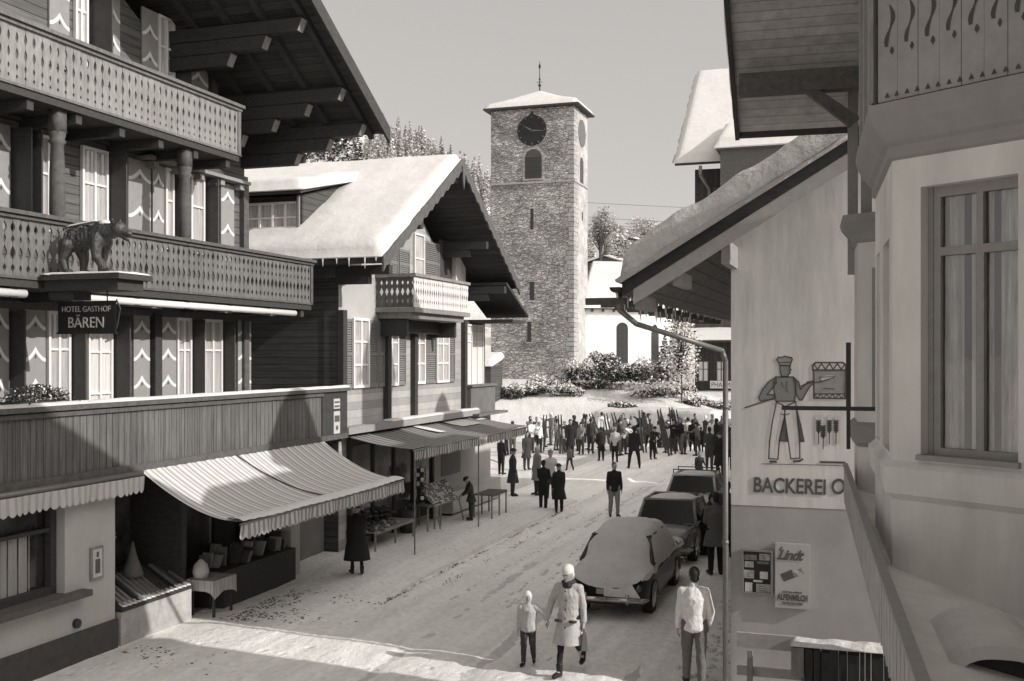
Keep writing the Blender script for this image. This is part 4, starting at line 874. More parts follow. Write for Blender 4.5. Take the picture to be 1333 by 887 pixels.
QW=wu(96.75)
for s in range(5):
    for z in (14.3,18.2):
        window(Q,QW,-12.6+s*3.6,-11.3+s*3.6,z,z+1.7,.06,2,(.6,),.1,fm=WD_MID,pm=CURT); louvre(Q,QW,-13.25+s*3.6,-12.62+s*3.6,z,z+1.7,WD_MID,.06); louvre(Q,QW,-11.28+s*3.6,-10.65+s*3.6,z,z+1.7,WD_MID,.06)
for a,b in ((909,923),(933,946),(958,970)):
    s0,s1=QW.at(a),QW.at(b); window(Q,QW,s0,s1,QW.at(a,497)[1],QW.at(a,470)[1],.01,2,(.6,),.09,fm=WD_MID,pm=CURT)
s0,z1=QW.at(925,496); s1,z0=QW.at(955,506); m=MB(); m.wb(QW,s0,s1+.8,z0,z1,.02,.1); t=thing('pharmacy_sign','white sign board with dark capital letters below the windows of the tall dark chalet','sign',(s0,96.6,z0)); m.build('board',WHITE,t); text(t,'lettering','PHARMACIE',QW,s0+.1,z0+.13,.62,INK,.105,.84)
# ============================================================ BAKERY
BX=-1.95; BU=16.2
Kb=thing('bakery','plastered bakery gable with mural of a baker and thick snow on its roof','bakery',(BX,BU,0)); BW=wu(BU)
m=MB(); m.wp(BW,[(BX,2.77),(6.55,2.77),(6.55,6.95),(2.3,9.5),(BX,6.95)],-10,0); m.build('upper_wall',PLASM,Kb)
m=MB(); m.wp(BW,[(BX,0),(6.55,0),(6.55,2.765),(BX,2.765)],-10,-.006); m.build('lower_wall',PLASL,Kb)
sl_=.605; RX=2.3; EX=-3.33; EZ=6.07; RZ=EZ+(RX-EX)*sl_
def bz(x): return EZ+(x-EX)*sl_ if x<RX else RZ-(x-RX)*sl_
m=MB()
for a,b,y in ((EX,RX,15.22),(RX,7.93,16.15)): m.hexa([(a,y,bz(a)-.22),(b,y,bz(b)-.22),(b,27.55,bz(b)-.22),(a,27.55,bz(a)-.22),(a,y,bz(a)-.02),(b,y,bz(b)-.02),(b,27.55,bz(b)-.02),(a,27.55,bz(a)-.02)])
m.build('roof',mat('bakery_soffit',.2,.8,6,.3,bump=.3,bs=.01,planks=('X',.2,.5)),Kb)
m=MB()
for a,b in ((EX-.04,RX),): m.hexa([(a,15.16,bz(a)-.2),(b,15.16,bz(b)-.2),(b,15.215,bz(b)-.2),(a,15.215,bz(a)-.2),(a,15.16,bz(a)),(b,15.16,bz(b)),(b,15.215,bz(b)),(a,15.215,bz(a))])
m.build('roof_edge',WD_DK,Kb)
m=MB()
for a,b in ((EX+.12,RX),): m.hexa([(a,15.18,bz(a)-.42),(b,15.18,bz(b)-.42),(b,15.235,bz(b)-.42),(a,15.235,bz(a)-.42),(a,15.18,bz(a)-.203),(b,15.18,bz(b)-.203),(b,15.235,bz(b)-.203),(a,15.235,bz(a)-.203)])
m.build('barge_board',mat('pale_barge_board',.45,.7,8,.12),Kb)
m=MB(); m.snow([(EX-.06,15.1,EZ),(RX,15.1,RZ),(RX,27,RZ),(EX-.06,27,EZ)],.46,90,120,.22,.07,1.6,.10); m.snow([(RX-.05,16.1,RZ),(7.93,16.1,EZ),(7.93,27,EZ),(RX-.05,27,RZ)],.4,30,40,.3,.06,1,.06)
o=m.build('roof_snow',mat('lumpy_roof_snow',.74,.75,3.5,.12,bump=1,bs=.25),Kb,True)
for x in (BX-.02,BX-.7,BX-1.25): m=MB(); m.box(x,x+.12,15.24,16.2,bz(x)-.62 if x>-2.5 else bz(x)-.5,bz(x)-.3); m.build('purlin',mat('bakery_purlin',.3,.8,8,.2),Kb)
m=MB(); 
for i in range(13):
    a=math.pi*i/12; 
pts=[(EX-.13-.08*math.cos(math.pi*i/8),EZ-.1-.08*math.sin(math.pi*i/8)) for i in range(9)]
for (a,b),(c,d) in zip(pts[:-1],pts[1:]): m.quad((a,15.1,b),(c,15.1,d),(c,27,d),(a,27,b))
m.wp(wu(15.1),pts,0,.01); m.build('gutter',mat('dark_gutter',.06,.5,8,.2),Kb,True)
m=MB(); m.path([(EX-.13,15.35,EZ-.15),(EX-.12,15.35,EZ-.42),(EX+.1,15.5,EZ-.62),(BX-.12,BU-.1,5.06),(BX-.07,BU-.09,4.9),(BX-.07,BU-.09,.05)],.04,10)
for z in (4.2,2.2): m.tube((BX-.07,BU-.09,z),(BX-.07,BU-.09,z+.05),.05)
m.build('downpipe',METAL,Kb,True)
m=MB(); random.seed(31)
for i in range(70):
    u=15.2+i*.165+random.random()*.1; l=random.uniform(.05,.3)*(1.3 if u<22 else .8); x=EX-.12+random.uniform(-.03,.03)
    m=MB(); m.tube((x,u,EZ-.16),(x+.01,u,EZ-.16-l),.028,.004,6); m.build('icicle',mat('icicle',.7,.15,5,.1,spec=.8),Kb,True)
for i in range(12): u=15.3+i*.95; m=MB(); m.wb(wx(EX-.02),u,u+.1,EZ-.34,EZ-.24,-.6,.0); m.build('rafter',WD_MID,Kb)
MU=lambda X,Y:BW.at(960+X/3.694,440+Y/3.694)
def mural(parts,nm,mt,d):
    m=MB()
    for kind,pts,*w_ in parts:
        p=[MU(*q) for q in pts]
        if kind=='f': m.wp(BW,p,d)
        else: m.line(BW,p,w_[0] if w_ else .022,d)
    return m.build(nm,mt,Kb)
hat=[(205,132),(200,118),(191,105),(198,93),(215,95),(230,88),(248,93),(262,95),(266,106),(259,118),(255,134)]
head=[(205,132),(208,165),(214,185),(246,187),(247,175),(256,170),(253,158),(260,155),(254,145),(255,134)]
torso=[(186,188),(270,188),(283,210),(282,262),(277,305),(188,305),(178,255),(176,215)]
larm=[(186,188),(150,214),(122,250),(104,288),(113,303),(180,294),(178,274),(146,272),(176,236),(190,215)]
rarm=[(270,188),(296,212),(306,248),(340,212),(368,208),(370,218),(350,234),(312,300),(300,298),(284,268),(280,225)]
legl=[(190,308),(170,400),(156,500),(152,580),(196,584),(204,490),(228,380),(232,330)]; legr=[(282,308),(292,400),(301,490),(302,578),(258,582),(244,480),(228,380),(232,330)]
ap1=[(230,380),(214,450),(204,495),(242,498),(238,440)]; ap2=[(284,332),(306,420),(322,498),(302,499),(294,420)]
mural([('f',torso),('f',larm),('f',rarm),('f',head),('f',hat)],'mural_figure',mat('mural_grey_body',.24,.9,12,.15),.004)
mural([('f',ap1),('f',ap2)],'mural_apron',mat('mural_dark_apron',.13,.9,12,.15),.0035)
mural([('f',[(370,152),(518,152),(518,272),(370,272)])],'mural_oven',mat('mural_oven_grey',.3,.9,12,.15),.003)
mural([('f',[(x+4,372),(x+30,372),(x+30,512),(x+4,512)]) for x in (372,428,464)]+[('f',[(400,190),(430,180),(466,182),(460,200),(410,208)])],'mural_light_fields',mat('mural_light',.55,.9,12,.1),.0055)
mural([('f',hat)],'mural_hat',mat('mural_hat_grey',.3,.9,12,.1),.0048)
L_=[]
for pl in (hat,head,torso,larm,rarm,legl,legr,ap1,ap2): L_.append(('l',pl+[pl[0]],.018))
L_+=[('l',[(38,336),(178,291)],.02),('l',[(308,232),(345,217),(400,212),(465,192)],.02),('l',[(240,210),(236,240),(244,262)],.012),('l',[(214,212),(222,240)],.012),('l',[(206,118),(255,118)],.015),('l',[(210,365),(228,372),(252,364)],.014),('l',[(160,595),(188,596)],.035),('l',[(272,594),(300,592),(315,584)],.03)]
L_+=[('l',[(365,155),(364,135),(378,119),(508,119),(524,135),(522,155),(365,155)],.024),('l',[(368,155),(370,290),(519,292),(522,155)],.024),('l',[(370,270),(520,270)],.018)]
z_=[];
for i in range(9): z_.append((368+i*19,152 if i%2 else 124))
L_.append(('l',z_,.018)); z_=[(372+i*14.5,290 if i%2 else 272) for i in range(11)]; L_.append(('l',z_,.014))
for bx,by in ((392,425),(414,450),(444,425),(476,425)):
    L_.append(('l',[(bx,by+85),(bx,by-30)],.012))
    for j in range(5): yy=by-22+j*11; L_+= [('l',[(bx,yy+8),(bx-9,yy-5)],.026),('l',[(bx,yy+8),(bx+9,yy-5)],.026)]
L_+=[('l',[(400,597),(518,600)],.03),('l',[(120,606),(400,612),(520,616)],.01)]
L_+=[('l',[(395,190),(470,186)],.012),('l',[(415,243),(466,247)],.014)]
mural(L_,'mural_outline',INK,.0065)
s0,zb=MU(75,733); s1,_=MU(395,743); text(Kb,'lettering','BACKEREI',BW,s0,zb-.02,.31,INK,.006,.76,wt=.006,shear=.04)
s2,zb2=MU(449,742); text(Kb,'lettering','OI',BW,s2,zb2-.02,.31,INK,.006,.8,wt=.006,sp=1.3,shear=.1)
t=thing('poster_case','flat case of small white cards on the bakery wall left of the chocolate sign','notice',(-1.6,16.1,1.8))
s0,z1=BW.at(966,714); s1,z0=BW.at(1007,775); m=MB(); 
for a,b,c,d in ((s0,s1,z1-.03,z1),(s0,s1,z0,z0+.03),(s0,s0+.03,z0+.03,z1-.03),(s1-.03,s1,z0+.03,z1-.03)): m.wb(BW,a,b,c,d,.0,.06)
m.build('frame',mat('case_frame',.2,.6,9,.1),t); m=MB(); m.wb(BW,s0+.03,s1-.03,z0+.03,z1-.03,.0,.02); m.build('backing',SIGNB,t)
m=MB()
for i,(a,b,c,d) in enumerate(((62,232,190,290),(215,225,318,295),(75,298,160,360),(195,300,310,330),(68,380,165,465),(220,398,298,472),(158,478,244,502),(78,500,148,600),(185,515,325,610))):
    p,q=BW.at(960+a/7.39,690+b/7.39),BW.at(960+c/7.39,690+d/7.39); m.mi=(2,1,1,2,1,0,0,0,1)[i]; m.wb(BW,max(p[0],s0+.035),min(q[0],s1-.035),max(q[1],z0+.035),min(p[1],z1-.035),.021,.024)
    if m.mi:
        mi=m.mi; m.mi=3
        for k in range(3): hh=(p[1]-q[1]); zz=q[1]+hh*(.2+.25*k); m.wb(BW,p[0]+.04,q[0]-.05-.02*k,zz,zz+hh*.08,.0241,.0246)
        m.mi=mi
m.build('cards',[mat('white_card',.6,.7,9,.05),mat('grey_card',.38,.7,20,.4),mat('dark_card',.2,.7,20,.5),INK],t)
t=thing('chocolate_sign','tall pale enamel chocolate advertisement on the bakery wall','sign',(-1.2,16.1,1.8))
s0,z1=BW.at(1010,706); s1,z0=BW.at(1055,793); m=MB(); m.wb(BW,s0,s1,z0,z1,.0,.05); m.build('plate',mat('enamel_plate',.42,.35,6,.05,spec=.6),t)
wd=s1-s0; hh=z1-z0
text(t,'lettering','Lindt',BW,s0+.06*wd,z1-.25*hh,.215*hh,INK,.053,.92,.45,wt=.006,sp=.9)
m=MB(); m.line(BW,[(s0+.06*wd,z1-.245*hh),(s0+.16*wd,z1-.235*hh),(s0+.3*wd,z1-.25*hh)],.02,.054); m.line(BW,[(s0+.2*wd,z1-.06*hh),(s0+.13*wd,z1-.1*hh),(s0+.2*wd,z1-.14*hh)],.018,.054); m.build('flourish',INK,t)
def rr(cx_,cz_,w_,h_,an): c,s=math.cos(an),math.sin(an); return [(cx_+x*c-y*s,cz_+x*s+y*c) for x,y in ((-w_/2,-h_/2),(w_/2,-h_/2),(w_/2,h_/2),(-w_/2,h_/2))]
m=MB(); m.wp(BW,rr(s0+.36*wd,z0+.50*hh,.36*wd,.13*hh,.45),.052); m.mi=1; m.wp(BW,rr(s0+.66*wd,z0+.555*hh,.3*wd,.10*hh,.5),.0525); m.mi=2; m.wp(BW,rr(s0+.62*wd,z0+.57*hh,.1*wd,.08*hh,1.2),.053); m.wp(BW,rr(s0+.72*wd,z0+.54*hh,.14*wd,.03*hh,.5),.0532); m.build('chocolate_bar',[INK,MURM,MURL],t)
text(t,'lettering','EXTRA-FEINE',BW,s0+.5*wd,z0+.235*hh,.042*hh,INK,.053,1.15,align='CENTER'); text(t,'lettering','ALPENMILCH',BW,s0+.5*wd,z0+.125*hh,.125*hh,INK,.053,.62,align='CENTER',wt=.004); text(t,'lettering','CHOCOLADE',BW,s0+.5*wd,z0+.06*hh,.05*hh,INK,.053,1.0,align='CENTER')
# railing and snowy wood pile at the foot of the bakery
t=thing('plank_railing','pale two rail plank fence at the foot of the bakery wall','fence',(-1.2,14.9,0))
RW=wu(14.9); m=MB()
for a,b in ((1.02,1.22),(.64,.76)): m.wb(RW,RW.at(960),RW.at(1046),a,b,-.02,.03)
m.build('rail',mat('pale_rail_plank',.36,.8,9,.15),t)
for px in (974,1044): m=MB(); s=RW.at(px); m.wb(RW,s,s+.07,0,1.0,.031,.1); m.build('post',WD_LT,t)
t=thing('wood_pile','dark stacked planks with a snow crust on top under the terrace of the bay building','wood pile',(-.1,14.6,0))
PW=wu(14.6); a,b=PW.at(1048),PW.at(1160); m=MB(); random.seed(17); s=a
while s<b: w_=random.uniform(.06,.16); m.wb(PW,s,s+w_-.01,0,1.13+random.uniform(-.04,.03),-.3,random.uniform(-.03,.03)); s+=w_
m.build('planks',mat('dark_wet_planks',.04,.6,9,.6,stretch=(2,2,.2)),t)
m=MB(); m.wb(PW,a-.17,a-.01,.78,1.16,-.25,.05); m.build('end_beam',WD_LT,t)
m=MB(); m.snow([PW(a-.17,1.17,.06),PW(b,1.17,.06),PW(b,1.17,-.3),PW(a-.17,1.17,-.3)],.05,50,6,.08,.03,4,.02); m.build('snow_crust',SNOWG,t,True)
# unseen houses added along the right side to shade road and plaza
def side_house(label,u0,u1,xr,zr,ze,x0=-2.3):
    t=thing('shading_house',label,'house',(x0,u0,0)); w_=wu(u0); m=MB(); m.wp(w_,[(x0,0),(xr*2-x0,0),(xr*2-x0,ze),(xr,zr),(x0,ze)],-(u1-u0),0); m.build('wall',PLASD,t)
    m=MB()
    for sg in (-1,1):
        e=xr+sg*(xr-x0+.9); z=zr-(zr-ze)*(xr-x0+.9)/(xr-x0); m.hexa([(xr,u0-.6,zr-.02),(e,u0-.6,z-.02),(e,u1+.0,z-.02),(xr,u1+.0,zr-.02),(xr,u0-.6,zr+.14),(e,u0-.6,z+.14),(e,u1+.0,z+.14),(xr,u1+.0,zr+.14)])
    m.build('roof',WD_DK,t)
    m=MB()
    for sg in (-1,1):
        e=xr+sg*(xr-x0+.9); z=zr-(zr-ze)*(xr-x0+.9)/(xr-x0); m.snow([(xr,u0-.6,zr+.14),(e,u0-.6,z+.14),(e,u1,z+.14),(xr,u1,zr+.14)],.35,12,20,.4,.05)
    m.build('roof_snow',SNOW,t,True); S_=Wall(x0,0,0,-1)
    n=int((u1-u0)/2.6)
    for i in range(n):
        for z in (1.0,3.6):
            if z+1.5<ze: window(t,S_,-(u0+1.2+i*2.6)-1.0,-(u0+1.2+i*2.6),z,z+1.4,.01)
# unseen pointed ridge turrets, added to throw arched shadows across the street
for u,zt,w_ in ((19.5,12.0,1.25),(24.3,14.0,1.0)):
    m=MB(); m.box(RX-.9,RX+.9,u-w_*.8,u+w_*.8,8.6,zt-1.7); m.build('shadow_turret_wall',WD_MID,Kb); m=MB(); m.lathe((RX,u,zt-1.72),[(w_*1.15,0),(w_*.95,.35),(w_*.7,.9),(w_*.4,1.4),(0,1.75)],8); m.build('shadow_turret_roof',SNOW,Kb,True)
side_house('unseen grey plastered house added behind the bakery to shade the road',28.2,39.6,2.4,9.2,6.2)
side_house('lower unseen grey house added beyond the thin gap to shade the plaza',40.9,55,2.4,7.9,5.2)

_h=[o for o in COL.objects if o.name.startswith('shading_house')][0]
m=MB(); m.box(1.6,3.2,28.0,29.8,8.5,10.2); m.build('shadow_turret_wall',WD_MID,_h); m=MB(); m.lathe((2.4,28.9,10.18),[(1.2,0),(1.0,.35),(.7,.9),(.4,1.3),(0,1.6)],8); m.build('shadow_turret_roof',SNOW,_h,True)  # unseen turret added to cast one more pointed shadow
# ============================================================ BAY BUILDING (right foreground)
def oA(pts,d):       # push the bay outline outward
    out=[]
    for i,p in enumerate(pts):
        ns=[]
        for a,b in ((i-1,i),(i,i+1)):
            if a<0 or b>=len(pts): continue
            dx,dy=pts[b][0]-pts[a][0],pts[b][1]-pts[a][1]; l=math.hypot(dx,dy); ns.append((-dy/l,dx/l))
        nx=sum(n[0] for n in ns)/len(ns); ny=sum(n[1] for n in ns)/len(ns); k=nx*nx+ny*ny; out.append((p[0]+nx*d/k,p[1]+ny*d/k))
    return out
def sweep(m,pts,prof):
    R_=[[(x,y,z) for x,y in oA(pts,d)] for d,z in prof]
    for a,b in zip(R_[:-1],R_[1:]):
        for i in range(len(pts)-1): m.quad(a[i],a[i+1],b[i+1],b[i])
AB=thing('bay_house','pale plastered house with canted bay windows and carved upper balcony in the right foreground','house',(1.45,9,0),'A')
bay=[(1.75,7.56),(.617,8.46),(.617,10.5),(1.45,11.2)]
D=Wall(.617,8.46,1.133,-.90,'A'); DL=math.hypot(1.133,.90)
s0=D.at(1199); s1=D.at(1326); zt=D.at(1203,243)[1]; zb=D.at(1210,600)[1]
m=MB(); T_=.22
m.wb(D,0,s0,3.2,6.62,-T_,0); m.wb(D,s1,DL,3.2,6.62,-T_,0); m.wb(D,s0,s1,zt,6.62,-T_,0); m.wb(D,s0,s1,3.2,zb,-T_,0)
E=Wall(.617,10.5,0,-1,'A')      # street face of the bay
wa=[(.18,.62),(1.05,1.75)]; prev=0
for a,b in wa+[(2.04,2.04)]:
    m.wb(E,prev,a,3.2,6.62,-.2,0)
    if b>a: m.wb(E,a,b,5.9,6.62,-.2,0); m.wb(E,a,b,3.2,4.25,-.2,0)
    prev=b
m.wb(Wall(1.45,11.2,-.833,-.7,'A'),0,1.088,3.2,6.62,-.2,0)
m.build('bay_wall',PLASA,AB)
for a,b in wa:
    q=MB(); q.wb(E,a,a+.06,4.25,5.9,-.12,-.06); q.wb(E,b-.06,b,4.25,5.9,-.12,-.06); q.wb(E,a+.06,b-.06,5.84,5.9,-.12,-.06); q.wb(E,a+.06,b-.06,4.25,4.31,-.12,-.06); f=q.build('bay_side_window',FRAMEA,AB); q=MB(); q.wb(E,a+.05,b-.05,4.3,5.85,-.11,-.1); q.build('pane',GLASS,f)
# the near window
fd=-.15; sl0,sl1=s0+.03,s1-.0
m=MB(); fr=.055
m.wb(D,s0,s0+.04,zb,zt,fd-.03,fd+.06); m.wb(D,s0+.04,s1,zt-.035,zt,fd-.03,fd+.05)
s0f=s0+.04; s1f=s1; z0f=zb+.04; z1f=zt-.035; zc=D.at(1270,322)[1]; sm=(s0f+s1f)/2+.015
m.wb(D,s0f,s0f+fr,z0f,z1f,fd,fd+.05); m.wb(D,s1f-.02,s1f,z0f,z1f,fd,fd+.05); m.wb(D,s0f+fr,s1f-.02,z1f-.04,z1f,fd,fd+.05); m.wb(D,s0f+fr,s1f-.02,z0f,z0f+.05,fd,fd+.05)
m.wb(D,s0f+fr,s1f-.02,zc-.03,zc+.03,fd,fd+.06); m.wb(D,sm-.03,sm+.03,z0f+.05,zc-.03,fd,fd+.055); m.wb(D,sm-.025,sm+.025,zc+.03,z1f-.04,fd,fd+.055)
m.wb(D,s0-.02,s1+.02,zb-.0,zb+.04,fd,.035)
wn=m.build('bay_window',FRAMEA,AB)
gm=bpy.data.materials.new('clear_window_glass'); gm.use_nodes=True; N=gm.node_tree.nodes; L=gm.node_tree.links; N.remove(N['Principled BSDF'])
tr=N.new('ShaderNodeBsdfTransparent'); gl=N.new('ShaderNodeBsdfGlossy'); gl.inputs['Roughness'].default_value=.03; fz=N.new('ShaderNodeFresnel'); fz.inputs[0].default_value=2.3; mx=N.new('ShaderNodeMixShader'); nb=N.new('ShaderNodeTexNoise'); nb.inputs['Scale'].default_value=3; bp=N.new('ShaderNodeBump'); bp.inputs['Distance'].default_value=.02; bp.inputs['Strength'].default_value=.4; L.new(nb.outputs[0],bp.inputs['Height']); L.new(bp.outputs[0],gl.inputs['Normal'])
L.new(fz.outputs[0],mx.inputs[0]); L.new(tr.outputs[0],mx.inputs[1]); L.new(gl.outputs[0],mx.inputs[2]); L.new(mx.outputs[0],N['Material Output'].inputs[0])
m=MB(); m.quad(D(s0f,z0f,fd+.02),D(s1f,z0f,fd+.02),D(s1f,z1f,fd+.02),D(s0f,z1f,fd+.02)); m.build('pane',gm,wn)
m=MB(); k=60
for (a,b) in ((s0f+.01,s0f+.17),(s0f+.25,sm+.05),(sm+.10,s1f)):
    for i in range(k):
        p=a+(b-a)*i/k; q=a+(b-a)*(i+1)/k; d0=fd-.05+.012*math.sin(p*110)+.01*math.sin(p*37); d1=fd-.05+.012*math.sin(q*110)+.01*math.sin(q*37); m.quad(D(p,z0f,d0),D(q,z0f,d1),D(q,z1f,d1),D(p,z1f,d0))
m.build('curtain',mat('lace_curtain',.75,.9,3,.6,stretch=(8,8,.6)),wn)
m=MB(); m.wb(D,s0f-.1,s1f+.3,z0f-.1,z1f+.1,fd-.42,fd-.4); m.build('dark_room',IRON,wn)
m=MB(); sweep(m,bay,[(0,3.93),(.05,3.98),(.06,4.17),(.0,4.22)]); sweep(m,bay,[(-.2,3.2),(0.003,3.2),(.003,3.26),(0,3.26)]); m.build('sill_band',PLASA,AB)
m=MB(); sweep(m,bay,[(0,6.44),(.03,6.46),(.03,6.54),(.06,6.57),(.14,6.70),(.17,6.78),(.17,6.84),(-.3,6.86)]); m.build('cornice',TRIMA,AB)
bb=oA(bay,.12)
DB=Wall(bb[1][0],bb[1][1],bb[0][0]-bb[1][0],bb[0][1]-bb[1][1],'A'); m=MB(); n=9
for i in range(n): a=.02+1.5*i/n; m.wb(DB,a,a+1.5/n-.004,6.86,8.0,-.03,.0+.003*(i%2))
EB=Wall(bb[2][0],bb[2][1],0,-1,'A'); 
for i in range(12): a=.02+2.1*i/12; m.wb(EB,a,a+.165,6.86,8.0,-.03,.0)
m.mi=1
for i in range(10):
    cx_=.14+i*.165; z_=7.44
    P=[(cx_+.028*math.sin(t*5.2)-.02,z_+.12-.30*t) for t in [k/14 for k in range(15)]]
    for (a,b),(c,d),w_ in zip(P[:-1],P[1:],[.012+.022*abs(math.sin(k*.42)) for k in range(14)]): m.quad(DB(a-w_/2,b,.006),DB(a+w_/2,b,.006),DB(c+w_/2,d,.006),DB(c-w_/2,d,.006))
    m.wp(DB,[(cx_+.0,z_-.25),(cx_+.018,z_-.22),(cx_+.006,z_-.19),(cx_-.006,z_-.19),(cx_-.018,z_-.22)][::-1],.006)
    for k in range(2):
        q=cx_+.08*k-.04; r_=.02
        m.wp(DB,[(q-r_,6.885),(q+r_,6.885),(q+r_*.7,6.9),(q,6.925),(q-r_*.7,6.9)],.006)
m.build('balcony_boards',[mat('grey_balcony_paint',.33,.75,8,.12,stain=.12),SHUTD],AB)
m=MB(); m.wb(DB,-.04,.0,6.86,8.6,-.05,.03); m.build('balcony_post',WD_LT,AB)
m=MB(); m.wb(EB,.95,1.05,6.86,8.7,-.06,.03); m.wb(EB,.2,.3,6.86,8.7,-.06,.03); m.build('balcony_post',FRAMEA,AB)
# second, farther bay
bay2=[(1.45,12.5),(.58,13.15),(.58,14.1),(1.45,14.4)]
D2_=Wall(.58,13.15,.87,-.65,'A'); m=MB()
for i in range(3):
    p,q=bay2[i],bay2[i+1]; w_=Wall(q[0],q[1],p[0]-q[0],p[1]-q[1],'A'); m.wb(w_,0,math.hypot(p[0]-q[0],p[1]-q[1]),3.3,6.5,-.1,0)
m.build('far_bay_wall',PLASA,AB)
m=MB(); sweep(m,bay2,[(0,6.30),(.03,6.33),(.05,6.42),(.15,6.55),(.17,6.62),(-.5,6.64)]); m.build('far_bay_cornice',TRIMA,AB); m=MB(); sweep(m,bay2,[(0,3.93),(.05,3.98),(.06,4.17),(.0,4.22)]); m.build('far_bay_sill',TRIMA,AB)
m=MB(); m.wb(D2_,.2,.75,4.4,6.0,.002,.02); m.build('far_bay_window',FRAMEA,AB)
m=MB(); m.box(.62,.74,13.2,13.32,6.64,8.9); m.box(.8,.86,13.2,13.26,6.64,8.9); m.box(.5,.62,14.0,14.12,6.0,8.4); m.build('balcony_post',FRAMEA,AB)
# main walls, roof
AW=Wall(1.45,0,0,-1,'A')
m=MB(); m.hexa([(1.45,-2,0),(3.4,-2,0),(3.4,14.0,0),(1.45,14.4,0),(1.45,-2,7.9),(3.4,-2,7.9),(3.4,14.0,7.9),(1.45,14.4,7.9)]); m.build('main_wall',PLASA,AB)
m=MB(); m.wp(AW,[(-14.3,7.9),(-1.5,7.9),(-8,11.6)],-1.9,0); m.build('gable_boards',WD_MID,AB)
um=8.0; zr_=7.98+.577*(14.7-um)
m=MB()
for a,za,b,zb_ in ((um,zr_,14.7,7.98),(1.3,7.98,um,zr_)): m.hexa([(-.864,a,za),(2.4,a,za),(2.4,b,zb_),(-.864,b,zb_),(-.864,a,za+.12),(2.4,a,za+.12),(2.4,b,zb_+.12),(-.864,b,zb_+.12)])
m.build('roof',mat('bay_house_soffit',.4,.8,6,.25,bump=.5,bs=.01,planks=('Y',.13,.35)),AB)
m=MB(); m.hexa([(-.92,um,zr_-.1),(-.865,um,zr_-.1),(-.865,14.74,7.88),(-.92,14.74,7.88),(-.92,um,zr_+.22),(-.865,um,zr_+.22),(-.865,14.74,8.2),(-.92,14.74,8.2)]); m.box(-.864,2.4,14.7,14.74,7.9,8.2); m.build('barge_board',WD_DK,AB)
m=MB(); m.box(-.8,1.45,13.5,13.7,8.2,8.46); m.build('roof_beam',WD_MID,AB); m=MB(); m.hexa([(.5,13.52,7.75),(.62,13.52,7.85),(.62,13.66,7.85),(.5,13.66,7.75),(-.02,13.52,8.2),(.16,13.52,8.2),(.16,13.66,8.2),(-.02,13.66,8.2)]); m.build('roof_strut',WD_MID,AB); m=MB(); m.box(-.8,1.45,10.6,10.8,9.85,10.1); m.build('roof_beam',WD_MID,AB); m=MB(); m.hexa([(.62,10.62,8.6),(.76,10.62,8.6),(.76,10.76,8.6),(.62,10.76,8.6),(-.45,10.62,9.85),(-.3,10.62,9.85),(-.3,10.76,9.85),(-.45,10.76,9.85)]); m.build('roof_strut',WD_MID,AB)
m=MB()
m.snow([(-.93,um,zr_+.2),(-.93,14.78,8.2),(2.4,14.78,8.2),(2.4,um,zr_+.2)],.25,30,30,.2,.04,2,.05); m.snow([(-.93,1.3,8.1),(-.93,um,zr_+.2),(2.4,um,zr_+.2),(2.4,1.3,8.1)],.25,30,30,.2,.04,2,.05); m.build('roof_snow',SNOW,AB,True)
# terrace canopy with carved fringe below the bay
m=MB(); m.hexa([(.47,4,3.40),(1.45,4,3.15),(1.45,13.9,3.15),(.47,13.9,3.40),(.47,4,3.46),(1.45,4,3.22),(1.45,13.9,3.22),(.47,13.9,3.46)]) ; m.build('terrace_floor',mat('thin_snow_on_terrace',.8,.8,3,.15,bump=.4,stain=.1),AB)
TWl=Wall(.45,13.9,0,-1,'A'); m=MB(); 
for i in range(84):
    a=.0+i*.115; lean=.0
    m.wp(TWl,[(a,3.63),(a,3.36),(a+.02,3.27),(a+.055,3.19),(a+.09,3.27),(a+.108,3.36),(a+.108,3.63)],-.02,.0+.004*(i%2))
m.build('terrace_boards',mat('terrace_board_paint',.45,.75,8,.2,stain=.15),AB)
m=MB(); m.wb(TWl,-.03,9.7,3.63,3.66,-.045,.015); m.build('terrace_rail',FRAMEA,AB)
m=MB(); a=TWl.at(1189); m.wb(TWl,-.02,9.7,2.6,3.2,-.95,-.5); m.build('ground_floor_band',PLASA,AB)
HWl=Wall(0,6.0,1,0,'A'); m=MB(); n=16
def hood(r0,r1,zt0,d0,d1):
    o=[];i_=[]
    for k in range(n+1):
        t=k/n; s=.60+.75*t; e=(1-abs(2*t-1)**3.2); o.append((s,3.16+(zt0-3.16)*e)); i_.append((.60+.06+(.75-.12)*t,3.15+(zt0-.07-3.15)*e))
    return o,i_
o,i_=hood(0,0,3.50,0,0); m.strip(HWl,o,i_,-.9,0.0); m.build('arched_hood',PLASA,AB)
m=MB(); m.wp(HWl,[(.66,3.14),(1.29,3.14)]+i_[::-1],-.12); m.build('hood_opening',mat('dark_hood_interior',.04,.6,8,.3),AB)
t=thing('sign_bracket','black iron bar bracket reaching out from the far bay across the bakery mural','bracket',(.69,11.9,4.4),'A')
KW=Wall(0,11.9,1,0,'A'); a,b=KW.at(1018),KW.at(1138); zc=KW.at(1080,532)[1]; m=MB(); m.wb(KW,a,b+.05,zc-.022,zc+.022,-.03,0)
m.build('arm',IRON,t); m=MB(); c=KW.at(1105); m.wb(KW,c-.02,c+.02,KW.at(1105,585)[1],zc-.0221,-.03,0); m.wb(KW,c-.025,c+.025,zc+.0221,KW.at(1105,446)[1],-.03,0); m.build('wall_plate',IRON,t)
